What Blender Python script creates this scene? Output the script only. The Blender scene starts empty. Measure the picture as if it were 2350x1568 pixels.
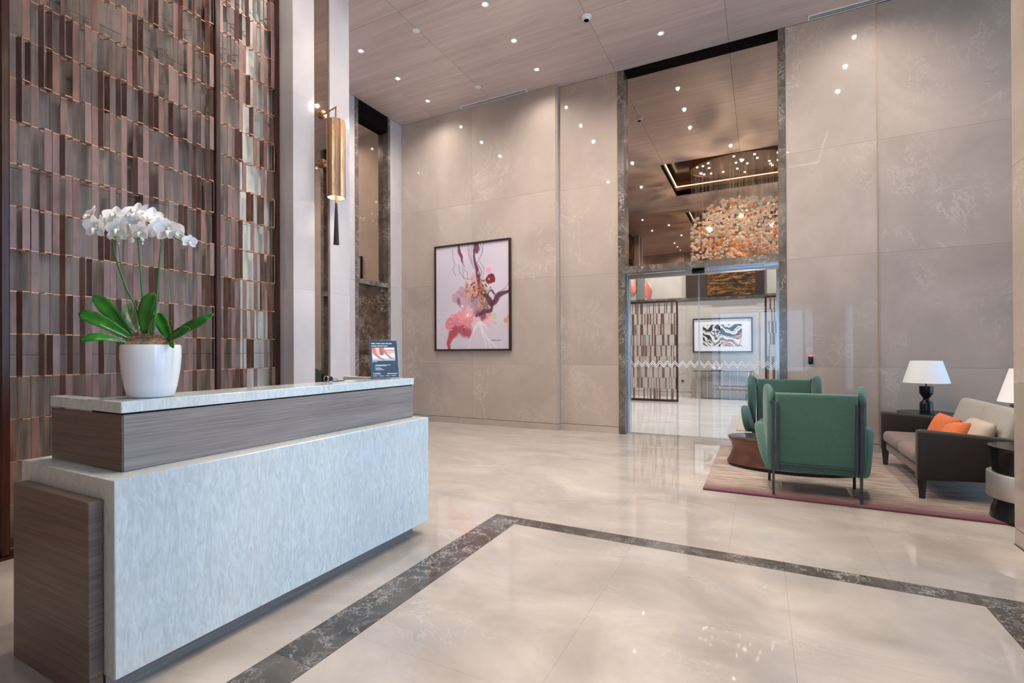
import bpy, bmesh, math, random
import numpy as np
from mathutils import Vector, Matrix, Euler

sc = bpy.context.scene
COL = sc.collection
R = random.Random(7)

# ------------------------------------------------------------------ camera
FPX, CYP = 1120.6, 803.0
cam_d = bpy.data.cameras.new('camera'); cam = bpy.data.objects.new('camera', cam_d); COL.objects.link(cam)
cam_d.sensor_width = 36; cam_d.sensor_fit = 'HORIZONTAL'
cam_d.lens = 36 * FPX / 2350
cam_d.shift_y = (CYP - 784) / 2350
cam_d.clip_start = 0.05; cam_d.clip_end = 200
YAW, PITCH, ROLL = math.radians(26.91), math.radians(0.177), math.radians(-0.25)
f = Vector((-math.sin(YAW) * math.cos(PITCH), math.cos(YAW) * math.cos(PITCH), math.sin(PITCH)))
r = Vector((math.cos(YAW), math.sin(YAW), 0)); u = r.cross(f)
r2 = r * math.cos(ROLL) + u * math.sin(ROLL); u2 = -r * math.sin(ROLL) + u * math.cos(ROLL)
cam.matrix_world = Matrix(((r2.x, u2.x, -f.x, 0), (r2.y, u2.y, -f.y, 0), (r2.z, u2.z, -f.z, 1.35), (0, 0, 0, 1)))
sc.camera = cam

# ------------------------------------------------------------------ world, exposure
world = bpy.data.worlds.new('sky'); sc.world = world; world.use_nodes = True
bg = world.node_tree.nodes['Background']
bg.inputs[0].default_value = (0.46, 0.70, 1.0, 1); bg.inputs[1].default_value = 5.6
sc.view_settings.view_transform = 'Standard'; sc.view_settings.look = 'None'
sc.view_settings.gamma = 1; sc.view_settings.use_curve_mapping = False
sc.view_settings.exposure = -0.2
SPOT_W = 165
LAMP_COL = (1.0, 0.93, 0.87)
cy = sc.cycles
cy.max_bounces = 7; cy.diffuse_bounces = 3; cy.glossy_bounces = 5; cy.transmission_bounces = 4
cy.use_adaptive_sampling = True; cy.adaptive_threshold = 0.1; cy.adaptive_min_samples = 16
cy.transparent_max_bounces = 8; cy.caustics_reflective = False; cy.caustics_refractive = False
cy.sample_clamp_indirect = 4.0; cy.sample_clamp_direct = 0; cy.blur_glossy = 0.1
cy.use_denoising = True

def portal(loc, rot, sx, sy):
    l = bpy.data.lights.new('window_portal', 'AREA'); l.shape = 'RECTANGLE'; l.size = sx; l.size_y = sy
    l.cycles.is_portal = True
    o = bpy.data.objects.new('window_portal', l); o.location = loc; o.rotation_euler = rot; COL.objects.link(o)
portal((4.25, 6.24, 2.85), (0, math.radians(90), 0), 5.4, 3.1)
portal((0, -3.05, 1.35), (math.radians(90), 0, 0), 2.6, 2.6)
portal((1.70, 2.1, 2.85), (0, math.radians(90), 0), 5.4, 3.6)
portal((2.10, 11.5, 2.85), (0, math.radians(90), 0), 5.4, 6.4)

# ------------------------------------------------------------------ helpers
def S(c):  # sRGB 0-255 -> linear
    return tuple((x / 255 / 12.92) if x / 255 <= .04045 else ((x / 255 + .055) / 1.055) ** 2.4 for x in c)
def wpos(o):
    p = Vector((0, 0, 0))
    while o is not None:
        p = p + o.location; o = o.parent
    return p
def tag(o, label=None, cat=None, group=None, kind=None):
    if label: o['label'] = label
    if cat: o['category'] = cat
    if group: o['group'] = group
    if kind: o['kind'] = kind
    return o
def thing(name, label=None, cat=None, loc=(0, 0, 0), rz=0, group=None, kind=None, parent=None):
    o = bpy.data.objects.new(name, None); COL.objects.link(o); o.location = loc; o.rotation_euler = (0, 0, rz)
    o.empty_display_size = .1
    if parent: o.parent = parent
    return tag(o, label, cat, group, kind)
def mk(name, verts, faces, mat, parent=None, world=True, smooth=False, ang=40):
    """one mesh object; verts in world (origin moved to base centre) or in the parent's frame"""
    v = np.array([tuple(x) for x in verts], float)
    lo, hi = v.min(0), v.max(0)
    org = np.array([(lo[0] + hi[0]) / 2, (lo[1] + hi[1]) / 2, lo[2]])
    me = bpy.data.meshes.new(name)
    me.from_pydata([tuple(x) for x in (v - org)], [], faces)
    bm = bmesh.new(); bm.from_mesh(me); bmesh.ops.recalc_face_normals(bm, faces=bm.faces); bm.to_mesh(me); bm.free()
    if mat: me.materials.append(mat)
    if smooth:
        me.shade_smooth(); me.set_sharp_from_angle(angle=math.radians(ang))
    o = bpy.data.objects.new(name, me); COL.objects.link(o)
    o.parent = parent
    o.location = Vector(org) - (wpos(parent) if (parent and world) else Vector((0, 0, 0)))
    return o
def link_copy(src, name, parent, loc, rot=(0, 0, 0), scale=None):
    o = bpy.data.objects.new(name, src.data if hasattr(src, 'data') else src); COL.objects.link(o)
    o.parent = parent; o.location = loc; o.rotation_euler = rot
    if scale: o.scale = scale
    return o
BF = [(0, 3, 2, 1), (4, 5, 6, 7), (0, 1, 5, 4), (1, 2, 6, 5), (2, 3, 7, 6), (3, 0, 4, 7)]
def bverts(x0, x1, y0, y1, z0, z1):
    return [(x0, y0, z0), (x1, y0, z0), (x1, y1, z0), (x0, y1, z0), (x0, y0, z1), (x1, y0, z1), (x1, y1, z1), (x0, y1, z1)]
class MB:
    def __init__(s): s.v = []; s.f = []
    def add(s, v, f):
        b = len(s.v); s.v += [tuple(x) for x in v]; s.f += [tuple(i + b for i in q) for q in f]; return s
    def box(s, *a): return s.add(bverts(*a), BF)
    def rbox(s, x0, x1, y0, y1, z0, z1, bev, seg=3):
        bm = bmesh.new(); vs = [bm.verts.new(p) for p in bverts(x0, x1, y0, y1, z0, z1)]
        for q in BF: bm.faces.new([vs[i] for i in q])
        bmesh.ops.bevel(bm, geom=list(bm.edges), offset=bev, segments=seg, profile=.5, affect='EDGES')
        s.bm(bm); return s
    def bm(s, bm, M=None):
        bm.verts.index_update()
        s.add([(M @ v.co) if M else v.co for v in bm.verts], [[v.index for v in q.verts] for q in bm.faces]); bm.free(); return s
    def tube(s, pts, rad, n=8, cap=True):
        pts = [Vector(p) for p in pts]; rads = rad if isinstance(rad, (list, tuple)) else [rad] * len(pts)
        rings = []; prev = None
        for i, p in enumerate(pts):
            d = (pts[min(i + 1, len(pts) - 1)] - pts[max(i - 1, 0)]).normalized()
            if prev is None:
                a = Vector((0, 0, 1)) if abs(d.z) < .9 else Vector((1, 0, 0)); e = d.cross(a).normalized()
            else:
                e = (prev - d * prev.dot(d)).normalized()
            prev = e; g = d.cross(e)
            rings.append([p + (e * math.cos(2 * math.pi * k / n) + g * math.sin(2 * math.pi * k / n)) * rads[i] for k in range(n)])
        v = [q for rg in rings for q in rg]; fa = []
        for i in range(len(rings) - 1):
            for k in range(n): fa.append((i * n + k, i * n + (k + 1) % n, (i + 1) * n + (k + 1) % n, (i + 1) * n + k))
        if cap: fa += [tuple(range(n - 1, -1, -1)), tuple((len(rings) - 1) * n + k for k in range(n))]
        return s.add(v, fa)
    def lathe(s, prof, c=(0, 0, 0), n=32, sx=1, sy=1, caps=True):
        v = []; fa = []
        for (rr, z) in prof:
            for k in range(n):
                a = 2 * math.pi * k / n; v.append((c[0] + rr * sx * math.cos(a), c[1] + rr * sy * math.sin(a), c[2] + z))
        for i in range(len(prof) - 1):
            for k in range(n): fa.append((i * n + k, i * n + (k + 1) % n, (i + 1) * n + (k + 1) % n, (i + 1) * n + k))
        if caps: fa += [tuple(range(n - 1, -1, -1)), tuple((len(prof) - 1) * n + k for k in range(n))]
        return s.add(v, fa)
    def prism(s, outline, y0, y1, M=None):
        """outline (a,b) -> x,z ; extruded along y"""
        n = len(outline); v = [(a, y0, b) for a, b in outline] + [(a, y1, b) for a, b in outline]
        if M: v = [M @ Vector(p) for p in v]
        fa = [tuple(range(n)), tuple(range(2 * n - 1, n - 1, -1))] + [(i, i + n, (i + 1) % n + n, (i + 1) % n) for i in range(n)]
        return s.add(v, fa)
    def pad(s, outline, thick, bev, M, seg=4, puff=0):
        """cushion: outline (a,b) in local XZ, thickness along Y, all edges rounded"""
        bm = bmesh.new(); n = len(outline)
        A = [bm.verts.new((a, -thick / 2, b)) for a, b in outline]; B = [bm.verts.new((a, thick / 2, b)) for a, b in outline]
        fA = bm.faces.new(A); fB = bm.faces.new(B[::-1])
        for i in range(n): bm.faces.new((A[i], B[i], B[(i + 1) % n], A[(i + 1) % n]))
        bmesh.ops.recalc_face_normals(bm, faces=bm.faces)
        bmesh.ops.bevel(bm, geom=[e for e in bm.edges if len({round(v.co.y, 4) for v in e.verts}) == 1], offset=bev, segments=seg, profile=.5, affect='EDGES')
        if puff:
            big = [q for q in bm.faces if len(q.verts) > 6]
            r_ = bmesh.ops.poke(bm, faces=big)
            for v in r_['verts']: v.co.y += math.copysign(puff, v.co.y)
        return s.bm(bm, M)
    def build(s, name, mat, parent=None, world=True, smooth=False, ang=40): return mk(name, s.v, s.f, mat, parent, world, smooth, ang)
def box(name, x0, x1, y0, y1, z0, z1, mat, parent=None, world=True): return MB().box(x0, x1, y0, y1, z0, z1).build(name, mat, parent, world)
def rbox(name, x0, x1, y0, y1, z0, z1, bev, mat, parent=None, world=True, seg=3):
    return MB().rbox(x0, x1, y0, y1, z0, z1, bev, seg).build(name, mat, parent, world, True)
def struct(o): o['kind'] = 'structure'; return o

# ------------------------------------------------------------------ materials
class NT:
    def __init__(s, name):
        s.m = bpy.data.materials.new(name); s.m.use_nodes = True; s.t = s.m.node_tree; s.n = s.t.nodes; s.l = s.t.links
        s.b = s.n['Principled BSDF']; s.out = s.n['Material Output']; s._c = None
    def new(s, ty, **kw):
        n = s.n.new(ty)
        for k, v in kw.items(): setattr(n, k, v)
        return n
    def link(s, a, b): s.l.new(a, b)
    def coord(s, scale=(1, 1, 1), rand=True, pos=False):
        tc = s.new('ShaderNodeTexCoord'); mp = s.new('ShaderNodeMapping'); mp.inputs['Scale'].default_value = scale
        src = tc.outputs['Object']
        if pos: src = s.new('ShaderNodeNewGeometry').outputs['Position']
        if rand and not pos:
            oi = s.new('ShaderNodeObjectInfo'); mu = s.new('ShaderNodeMath', operation='MULTIPLY'); mu.inputs[1].default_value = 57.0
            s.link(oi.outputs['Random'], mu.inputs[0]); va = s.new('ShaderNodeVectorMath', operation='ADD')
            s.link(src, va.inputs[0]); s.link(mu.outputs[0], va.inputs[1]); src = va.outputs[0]
        s.link(src, mp.inputs[0]); return mp.outputs[0]
    def noise(s, vec, scale, detail=4, rough=.55, dist=0):
        n = s.new('ShaderNodeTexNoise'); n.inputs['Scale'].default_value = scale; n.inputs['Detail'].default_value = detail
        n.inputs['Roughness'].default_value = rough; n.inputs['Distortion'].default_value = dist
        s.link(vec, n.inputs['Vector']); return n.outputs['Fac']
    def rng(s, fac, a, b, c=0, d=1):
        n = s.new('ShaderNodeMapRange'); n.inputs[1].default_value = a; n.inputs[2].default_value = b
        n.inputs[3].default_value = c; n.inputs[4].default_value = d; s.link(fac, n.inputs[0]); return n.outputs[0]
    def math(s, op, a, b=None):
        n = s.new('ShaderNodeMath', operation=op)
        for i, x in enumerate((a, b)):
            if x is None: continue
            if isinstance(x, (int, float)): n.inputs[i].default_value = x
            else: s.link(x, n.inputs[i])
        return n.outputs[0]
    def mix(s, fac, a, b):
        n = s.new('ShaderNodeMix', data_type='RGBA')
        if isinstance(fac, (int, float)): n.inputs[0].default_value = fac
        else: s.link(fac, n.inputs[0])
        for i, x in ((6, a), (7, b)):
            if isinstance(x, tuple): n.inputs[i].default_value = (*x[:3], 1)
            else: s.link(x, n.inputs[i])
        return n.outputs[2]
    def vein(s, fac, w):  # thin line where noise crosses .5
        return s.rng(s.math('ABSOLUTE', s.math('SUBTRACT', fac, .5)), 0, w, 1, 0)
    def set(s, **kw):
        for k, v in kw.items():
            i = s.b.inputs[k]
            if isinstance(v, (int, float)): i.default_value = v
            elif isinstance(v, tuple): i.default_value = (*v[:3], 1)
            else: s.link(v, i)
        return s
    def bump(s, h, strength=.2, dist=.01):
        n = s.new('ShaderNodeBump'); n.inputs['Strength'].default_value = strength; n.inputs['Distance'].default_value = dist
        s.link(h, n.inputs['Height']); s.link(n.outputs[0], s.b.inputs['Normal']); return s

def plain(name, col, rough=.5, metal=0, coat=0, spec=.5, emit=None, est=0):
    t = NT(name); t.set(**{'Base Color': col, 'Roughness': rough, 'Metallic': metal, 'Coat Weight': coat, 'Specular IOR Level': spec})
    if emit: t.set(**{'Emission Color': emit, 'Emission Strength': est})
    return t.m
def marble(name, a, b, vcol, rough=.1, sc1=.9, stretch=(1, 1, 1), vein=.5, patch=.55, spec=.5, pos=False):
    t = NT(name); v = t.coord(stretch, True, pos)
    n1 = t.noise(v, sc1 * 1.3, 5, .6, 1.2); n2 = t.noise(v, sc1 * 5, 5, .65, .6)
    c = t.mix(t.rng(n1, .32, .68), a, b)
    c = t.mix(t.rng(n2, .35, .75, 0, .35), c, b)
    vn = t.vein(t.noise(v, sc1 * 2.4, 8, .72, .5), .012)
    msk = t.rng(t.noise(v, sc1 * 1.1, 2), patch, patch + .15)
    c = t.mix(t.math('MULTIPLY', t.math('MULTIPLY', vn, msk), vein), c, vcol)
    vn2 = t.vein(t.noise(v, sc1 * 9, 6, .75, .3), .02)
    c = t.mix(t.math('MULTIPLY', t.math('MULTIPLY', vn2, t.rng(t.noise(v, sc1 * 2.7, 2), .56, .68)), vein * .6), c, vcol)
    t.set(**{'Base Color': c, 'Roughness': rough, 'Specular IOR Level': spec}); return t.m
def dark_marble(name, a, b, vcol, rough=.12):
    t = NT(name); v = t.coord((1, 1, 1))
    c = t.mix(t.rng(t.noise(v, 3, 5, .6, 1), .35, .65), a, b)
    vn = t.vein(t.noise(v, 5, 7, .72, .5), .016); vn2 = t.vein(t.noise(v, 15, 6, .75, .4), .03)
    m = t.rng(t.noise(v, 2.3, 3), .45, .62); m2 = t.rng(t.noise(v, 4, 3), .5, .65)
    c = t.mix(t.math('MULTIPLY', vn, t.math('MULTIPLY', m, .75)), c, vcol); c = t.mix(t.math('MULTIPLY', vn2, t.math('MULTIPLY', m2, .4)), c, vcol)
    t.set(**{'Base Color': c, 'Roughness': rough}); return t.m
def grain(name, a, b, axis, rough=.45, fine=140, spec=.4, big=.35):
    low = axis if isinstance(axis, tuple) else (axis,)
    sc_ = [2.2 if i in low else fine for i in range(3)]
    t = NT(name); v = t.coord(tuple(sc_)); v2 = t.coord(tuple(x / 8 if i not in low else .5 for i, x in enumerate(sc_)))
    n1 = t.noise(v, 1, 3, .6); n2 = t.noise(v2, 1, 3, .5)
    c = t.mix(t.rng(t.math('ADD', t.math('MULTIPLY', n1, 1 - big), t.math('MULTIPLY', n2, big)), .35, .65), a, b)
    t.set(**{'Base Color': c, 'Roughness': rough, 'Specular IOR Level': spec}); t.bump(n1, .08, .002); return t.m
def fabric(name, a, b, scale=350, rough=.9):
    t = NT(name); v = t.coord((1, 1, .45)); n1 = t.noise(v, scale, 2, .6)
    t.set(**{'Base Color': t.mix(t.rng(n1, .3, .7), a, b), 'Roughness': rough, 'Specular IOR Level': .2, 'Sheen Weight': .15}); t.bump(n1, .25, .002); return t.m

M = {}
M['floor'] = marble('beige polished marble floor', S((190, 181, 173)), S((163, 153, 145)), S((235, 230, 226)), .035, .7, (1, 1.6, 1), .35, pos=True)
M['floor2'] = marble('pale marble floor', S((232, 228, 222)), S((212, 206, 200)), S((246, 244, 240)), .1, .6, (1, 1.6, 1), .5)
M['wall'] = marble('beige marble wall', S((184, 169, 158)), S((166, 152, 142)), S((216, 205, 196)), .028, .55, (1, 1, .8), .55, .5)
M['wall2'] = marble('pale grey beige marble', S((196, 186, 176)), S((180, 170, 160)), S((225, 218, 210)), .15, .5, (1, 1, 1), .4)
M['pil'] = marble('pale marble pilaster', S((194, 187, 186)), S((180, 172, 171)), S((225, 220, 220)), .10, .8, (1, 1, .6), .4)
M['dmarble'] = dark_marble('dark grey marble', S((62, 58, 55)), S((92, 86, 80)), S((215, 208, 200)))
M['frame_marble'] = dark_marble('taupe marble frame', S((82, 74, 68)), S((108, 98, 90)), S((216, 206, 196)), .2)
M['bmarble'] = dark_marble('brown emperador marble', S((50, 36, 28)), S((86, 66, 52)), S((200, 180, 155)))
M['ceil'] = grain('pale wood ceiling laminate', S((214, 197, 189)), S((188, 170, 162)), 0, .45, 90, .3, .45)
M['dark'] = plain('black brown shadow gap', S((20, 10, 10)), .9, spec=.1)
M['veneer_x'] = grain('grey brown veneer', S((118, 99, 90)), S((82, 66, 58)), (0, 1), .4, 160)
M['veneer_y'] = grain('grey brown veneer daylit', S((150, 140, 136)), S((112, 103, 100)), (0, 1), .38, 160)  # same veneer, daylight on the desk front put into a lighter colour
M['veneer_z'] = grain('taupe veneer panel', S((150, 130, 116)), S((122, 104, 94)), 2, .4, 130)
M['cream'] = plain('cream wall panel', S((226, 216, 200)), .4)
t = NT('copper brown lacquered metal'); v = t.coord((6, 6, 1.5)); n = t.noise(v, 3, 3)
oi = t.new('ShaderNodeObjectInfo')
cc = t.mix(t.rng(n, .3, .7), S((142, 102, 86)), S((98, 64, 52))); cc = t.mix(t.math('MULTIPLY', oi.outputs['Random'], .4), cc, S((148, 128, 124)))
t.set(**{'Base Color': cc, 'Roughness': .33, 'Metallic': .25}); M['copper'] = t.m
M['rimcopper'] = plain('light copper edge', S((190, 140, 112)), .35, .5)
M['mahog'] = grain('dark mahogany frame', S((70, 34, 24)), S((42, 18, 12)), 2, .25, 60)
t = NT('pale onyx'); v = t.coord((16, 16, 4), False); v2 = t.coord((.7, .7, 2.4), False)
n1 = t.noise(v, 2.6, 4, .6, 1.6); n2 = t.noise(v2, 1.2, 4, .6, .8)
c = t.mix(t.rng(n1, .3, .7), S((188, 198, 200)), S((222, 230, 232))); c = t.mix(t.rng(n2, .35, .7, 0, .35), c, S((205, 200, 186)))
t.set(**{'Base Color': c, 'Roughness': .12, 'Coat Weight': .0}); M['onyx'] = t.m
# mirrors and glass
t = NT('bronze mirror'); t.set(**{'Base Color': (.64, .54, .47), 'Metallic': 1.0, 'Roughness': .015}); M['mirror'] = t.m
def thin_glass(name, tint, refl=1.0):
    t = NT(name); tr = t.new('ShaderNodeBsdfTransparent'); tr.inputs[0].default_value = (*tint, 1)
    gl = t.new('ShaderNodeBsdfGlossy'); gl.inputs['Roughness'].default_value = .01
    fr = t.new('ShaderNodeFresnel'); fr.inputs[0].default_value = 1.45
    mx = t.new('ShaderNodeMixShader'); t.link(t.math('MULTIPLY', fr.outputs[0], refl), mx.inputs[0]); t.link(tr.outputs[0], mx.inputs[1]); t.link(gl.outputs[0], mx.inputs[2])
    t.link(mx.outputs[0], t.out.inputs[0]); t.n.remove(t.b); return t.m
M['glass'] = thin_glass('clear door glass', (.97, .985, .985)); M['wglass'] = thin_glass('window glass', (.96, .98, 1))
t = NT('glass edge'); t.set(**{'Base Color': S((165, 192, 208)), 'Roughness': .1, 'Metallic': 0.2}); M['gedge'] = t.m
M['band'] = plain('brushed champagne band', (.55, .53, .50), .45, .85)
M['steel'] = plain('satin steel', (.55, .58, .6), .25, 1)
M['brass'] = plain('brushed brass', S((188, 150, 120)), .28, .9)
M['black'] = plain('black lacquer', (.008, .008, .009), .25, spec=.3)
M['blackm'] = plain('black powder coat', (.02, .02, .021), .45)
M['white'] = plain('white paint', (.78, .78, .78), .45)
M['ceramic'] = plain('white glazed ceramic', (.82, .82, .82), .08, coat=.4)
M['lampdisc'] = plain('downlight lens', (1, 1, 1), .4, emit=(1, .9, .8), est=18)
M['led'] = plain('led strip', (1, 1, 1), .4, emit=(1, .78, .55), est=6)
M['spark'] = plain('chandelier spot lens', (1, 1, 1), .4, emit=(1, .88, .72), est=25)
for k in ('lampdisc', 'spark'): M[k].cycles.emission_sampling = 'NONE'
M['gold'] = plain('bronze gold lining', S((150, 108, 74)), .35, .5)
M['cofferdark'] = plain('dark bronze coffer', S((60, 46, 36)), .2, .6)
M['green'] = fabric('green wool', S((80, 112, 104)), S((54, 84, 78)), 420)
M['leather'] = fabric('dark brown leather', S((52, 42, 40)), S((38, 30, 29)), 500, .45)
M['taupe'] = fabric('taupe velvet', S((138, 120, 112)), S((110, 95, 88)), 260)
M['greyfab'] = fabric('light grey fabric', S((176, 170, 162)), S((150, 145, 138)), 420)
M['beigefab'] = fabric('beige fabric', S((200, 182, 166)), S((176, 160, 145)), 420)
M['orange'] = fabric('orange velvet', S((222, 126, 78)), S((192, 98, 56)), 160)
M['bronze'] = plain('polished bronze', S((118, 82, 68)), .28, .7)
M['tabletop'] = plain('dark smoked top', S((78, 66, 62)), .08, .3)
M['shade'] = plain('white linen shade', (.80, .80, .80), .7)
M['walnut'] = plain('dark walnut', S((40, 26, 20)), .4)
M['frame'] = plain('dark bronze frame', S((44, 24, 20)), .3)
M['mat'] = plain('white mount board', (.78, .77, .80), .7)
t = NT('leaf'); v = t.coord((1, 1, 1)); c = t.mix(t.rng(t.noise(v, 14, 3), .3, .7), S((50, 132, 34)), S((26, 86, 26)))
t.set(**{'Base Color': c, 'Roughness': .25}); M['leaf'] = t.m
t = NT('pale variegated leaf'); v = t.coord((60, 60, 5), False); c = t.mix(t.rng(t.noise(v, 1, 2), .42, .58), S((190, 205, 182)), S((128, 160, 118)))  # variegated stripes; light from behind is put into the pale colour
t.set(**{'Base Color': c, 'Roughness': .35}); M['paleleaf'] = t.m
M['stem'] = plain('green stem', S((62, 104, 50)), .4)
M['petal'] = plain('white orchid petal', (.9, .9, .92), .45); M['petal'].node_tree.nodes['Principled BSDF'].inputs['Subsurface Weight'].default_value = .0
M['lip'] = plain('cream orchid lip', S((232, 226, 206)), .5)
M['bud'] = plain('pale orchid bud', S((216, 222, 200)), .5)
M['moss'] = fabric('coconut fibre', S((150, 118, 92)), S((104, 78, 58)), 90)
M['pearl'] = plain('pearl glass', (.92, .88, .82), .08, .25, coat=.5)
M['amber'] = plain('amber glass', S((240, 178, 128)), .1, .2, coat=.5)
def translucent(m, col, k):
    nt = m.node_tree; b = nt.nodes['Principled BSDF']; tl = nt.nodes.new('ShaderNodeBsdfTranslucent'); tl.inputs[0].default_value = (*col, 1)
    mx = nt.nodes.new('ShaderNodeMixShader'); mx.inputs[0].default_value = k
    nt.links.new(b.outputs[0], mx.inputs[1]); nt.links.new(tl.outputs[0], mx.inputs[2]); nt.links.new(mx.outputs[0], nt.nodes['Material Output'].inputs[0])
translucent(M['pearl'], (1, .93, .84), .5); translucent(M['amber'], (1, .62, .34), .5); translucent(M['petal'], (.95, .95, .97), .3)
M['wire'] = plain('fine steel wire', (.5, .47, .42), .3, .8)
M['navy'] = plain('navy poster print', S((28, 44, 60)), .3)
M['print'] = plain('white print', (.85, .85, .85), .5)
M['acrylic'] = thin_glass('clear acrylic', (.93, .95, .96), 1.2)
M['red'] = plain('red indicator', (.8, .05, .03), .3, emit=(1, .08, .04), est=1.5)
M['decal'] = plain('white frosted decal', (.85, .88, .9), .6)
M['slatgrey'] = plain('grey grille', (.5, .48, .47), .5)
t = NT('rug'); tc = t.new('ShaderNodeTexCoord'); sp = t.new('ShaderNodeSeparateXYZ'); t.link(tc.outputs['Object'], sp.inputs[0])
mp = t.new('ShaderNodeMapping'); mp.inputs['Scale'].default_value = (1.3, 16, 1); t.link(tc.outputs['Object'], mp.inputs[0])
n1 = t.noise(mp.outputs[0], 2.2, 5, .65, .4); mp2 = t.new('ShaderNodeMapping'); mp2.inputs['Scale'].default_value = (.8, 2.2, 1); t.link(tc.outputs['Object'], mp2.inputs[0])
n2 = t.noise(mp2.outputs[0], 1.6, 3, .5)
c = t.mix(t.rng(n1, .36, .64), S((188, 172, 156)), S((120, 104, 98)))
c = t.mix(t.rng(n2, .52, .68, 0, .6), c, S((150, 118, 134)))
edge = t.rng(t.math('ADD', sp.outputs['Y'], t.math('MULTIPLY', n1, .28)), -1.10, -.72, 1, 0)
c = t.mix(t.math('MULTIPLY', edge, .95), c, S((92, 40, 62)))
t.set(**{'Base Color': c, 'Roughness': .95, 'Specular IOR Level': .1}); t.bump(n1, .3, .004); M['rug'] = t.m
t = NT('gold flecked art'); v = t.coord((1, 1, 5), False); n1 = t.noise(v, 3.5, 6, .75, .4)
c = t.mix(t.rng(n1, .48, .68), S((28, 20, 14)), S((190, 130, 60))); t.set(**{'Base Color': c, 'Roughness': .3, 'Metallic': .3}); M['goldart'] = t.m
t = NT('vertex paint'); a = t.new('ShaderNodeAttribute'); a.attribute_name = 'paint'; t.set(**{'Base Color': a.outputs['Color'], 'Roughness': .35, 'Specular IOR Level': .3}); M['paint'] = t.m

# ================================================================== STRUCTURE
ZC = 5.89; YW = 7.86; YL = 7.74; XA = -6.4; XP = -4.21; XS = -4.44
# ---- floor
fl = struct(box('floor', XA, 4.3, -3.1, 8.12, -.12, -.0205, M['floor']))
BX0, BX1, BIX0, BIX1, BY, BIY = -1.952, 1.26, -1.716, 1.05, 3.556, 3.41
def slabs(x0, x1, y0, y1, nx, ny, mat, parent, z0=-.02, z1=0, g=.0003, name='floor_slab'):
    for i in range(nx):
        for j in range(ny):
            a = x0 + (x1 - x0) * i / nx; b = x0 + (x1 - x0) * (i + 1) / nx
            c_ = y0 + (y1 - y0) * j / ny; d = y0 + (y1 - y0) * (j + 1) / ny
            box(name, a + g, b - g, c_ + g, d - g, z0, z1, mat, parent)
slabs(BIX0, BIX1, .06, BIY, 3, 4, M['floor'], fl)
slabs(BIX0, BIX1, -3.1, .06, 3, 2, M['floor'], fl)
slabs(-4.6, BX0, -.2, BY, 3, 4, M['floor'], fl)
slabs(XA, BX0, BY, YW - .001, 4, 4, M['floor'], fl)
slabs(BX0, 1.56, BY, YW, 4, 4, M['floor'], fl)
slabs(BX1, 1.56, -.2, BY, 1, 4, M['floor'], fl)
slabs(1.56, 4.3, 4.6, YW, 3, 3, M['floor'], fl)
slabs(-1.94, .25, YW, 8.12, 2, 1, M['floor'], fl)
# dark marble inlay strips with thin brown edge lines
t1 = struct(thing('trim_1', kind='structure'))
g = .003
def strip(x0, x1, y0, y1, n, along):
    for i in range(n):
        if along == 'y': box('inlay_strip', x0, x1, y0 + (y1 - y0) * i / n + .0008, y0 + (y1 - y0) * (i + 1) / n - .0008, -.02, .0004, M['dmarble'], t1)
        else: box('inlay_strip', x0 + (x1 - x0) * i / n + .0008, x0 + (x1 - x0) * (i + 1) / n - .0008, y0, y1, -.02, .0004, M['dmarble'], t1)
strip(BX0 + g, BIX0 - g, -.6, BY - g, 4, 'y'); strip(BIX1 + g, BX1 - g, -.6, BY - g, 4, 'y'); strip(BIX0 - g, BIX1 + g, BIY + g, BY - g, 3, 'x')
M['edgeline'] = plain('brown brass edge strip', S((84, 50, 44)), .3, .3)
for (x0, x1, y0, y1) in ((BX0, BX0 + g, -.6, BY), (BIX0 - g, BIX0, -.6, BIY), (BIX1, BIX1 + g, -.6, BIY), (BX1 - g, BX1, -.6, BY), (BX0 + g, BX1 - g, BY - g, BY), (BIX0, BIX1, BIY, BIY + g)):
    box('edge_strip', x0, x1, y0, y1, -.02, .0006, M['edgeline'], t1)
# ---- ceiling: backing with a coffer opening, panels below
CX0, CX1, CY0, CY1 = -2.16, 1.36, 1.0, 3.7
cb = MB()
for (x0, x1, y0, y1) in ((XA - .2, CX0, -.1, 8.2), (CX1, 4.3, -.1, 8.2), (CX0, CX1, -.1, CY0), (CX0, CX1, CY1, 8.2)):
    cb.box(x0, x1, y0, y1, ZC + .021, ZC + .16)
ce = struct(cb.build('ceiling', M['dark']))
def cpanel(x0, x1, y0, y1, g=.0022): box('ceiling_panel', x0 + g, x1 - g, y0 + g, y1 - g, ZC, ZC + .02, M['ceil'], ce)
XJ = [XA, -4.28, -2.07, -.385, 1.30, 2.75, 4.28]
for i in range(6):
    ys = [.05, 1.0, 2.35, CY1, 5.12, 6.76, YW] if i < 2 else [.05, CY0, CY1, 4.66, 6.30, YW]
    for j in range(len(ys) - 1):
        x0, x1, y0, y1 = XJ[i], XJ[i + 1], ys[j], ys[j + 1]
        if i >= 2 and j == 1:  # coffer band
            if x0 >= 1.30 - 1e-6 and x0 < 1.31: cpanel(CX1, x1, y0, y1)
            elif x0 > 1.31: cpanel(x0, x1, y0, y1)
            continue
        if i == 1 and ys[j] >= 1.0 and ys[j + 1] <= CY1 + 1e-6: x1 = CX0
        if i == 0 and ys[j] > 6.7: cpanel(x0, -5.59, y0, y1); cpanel(-5.59, x1, y0, y1)
        else: cpanel(x0, x1, y0, y1)
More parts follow.
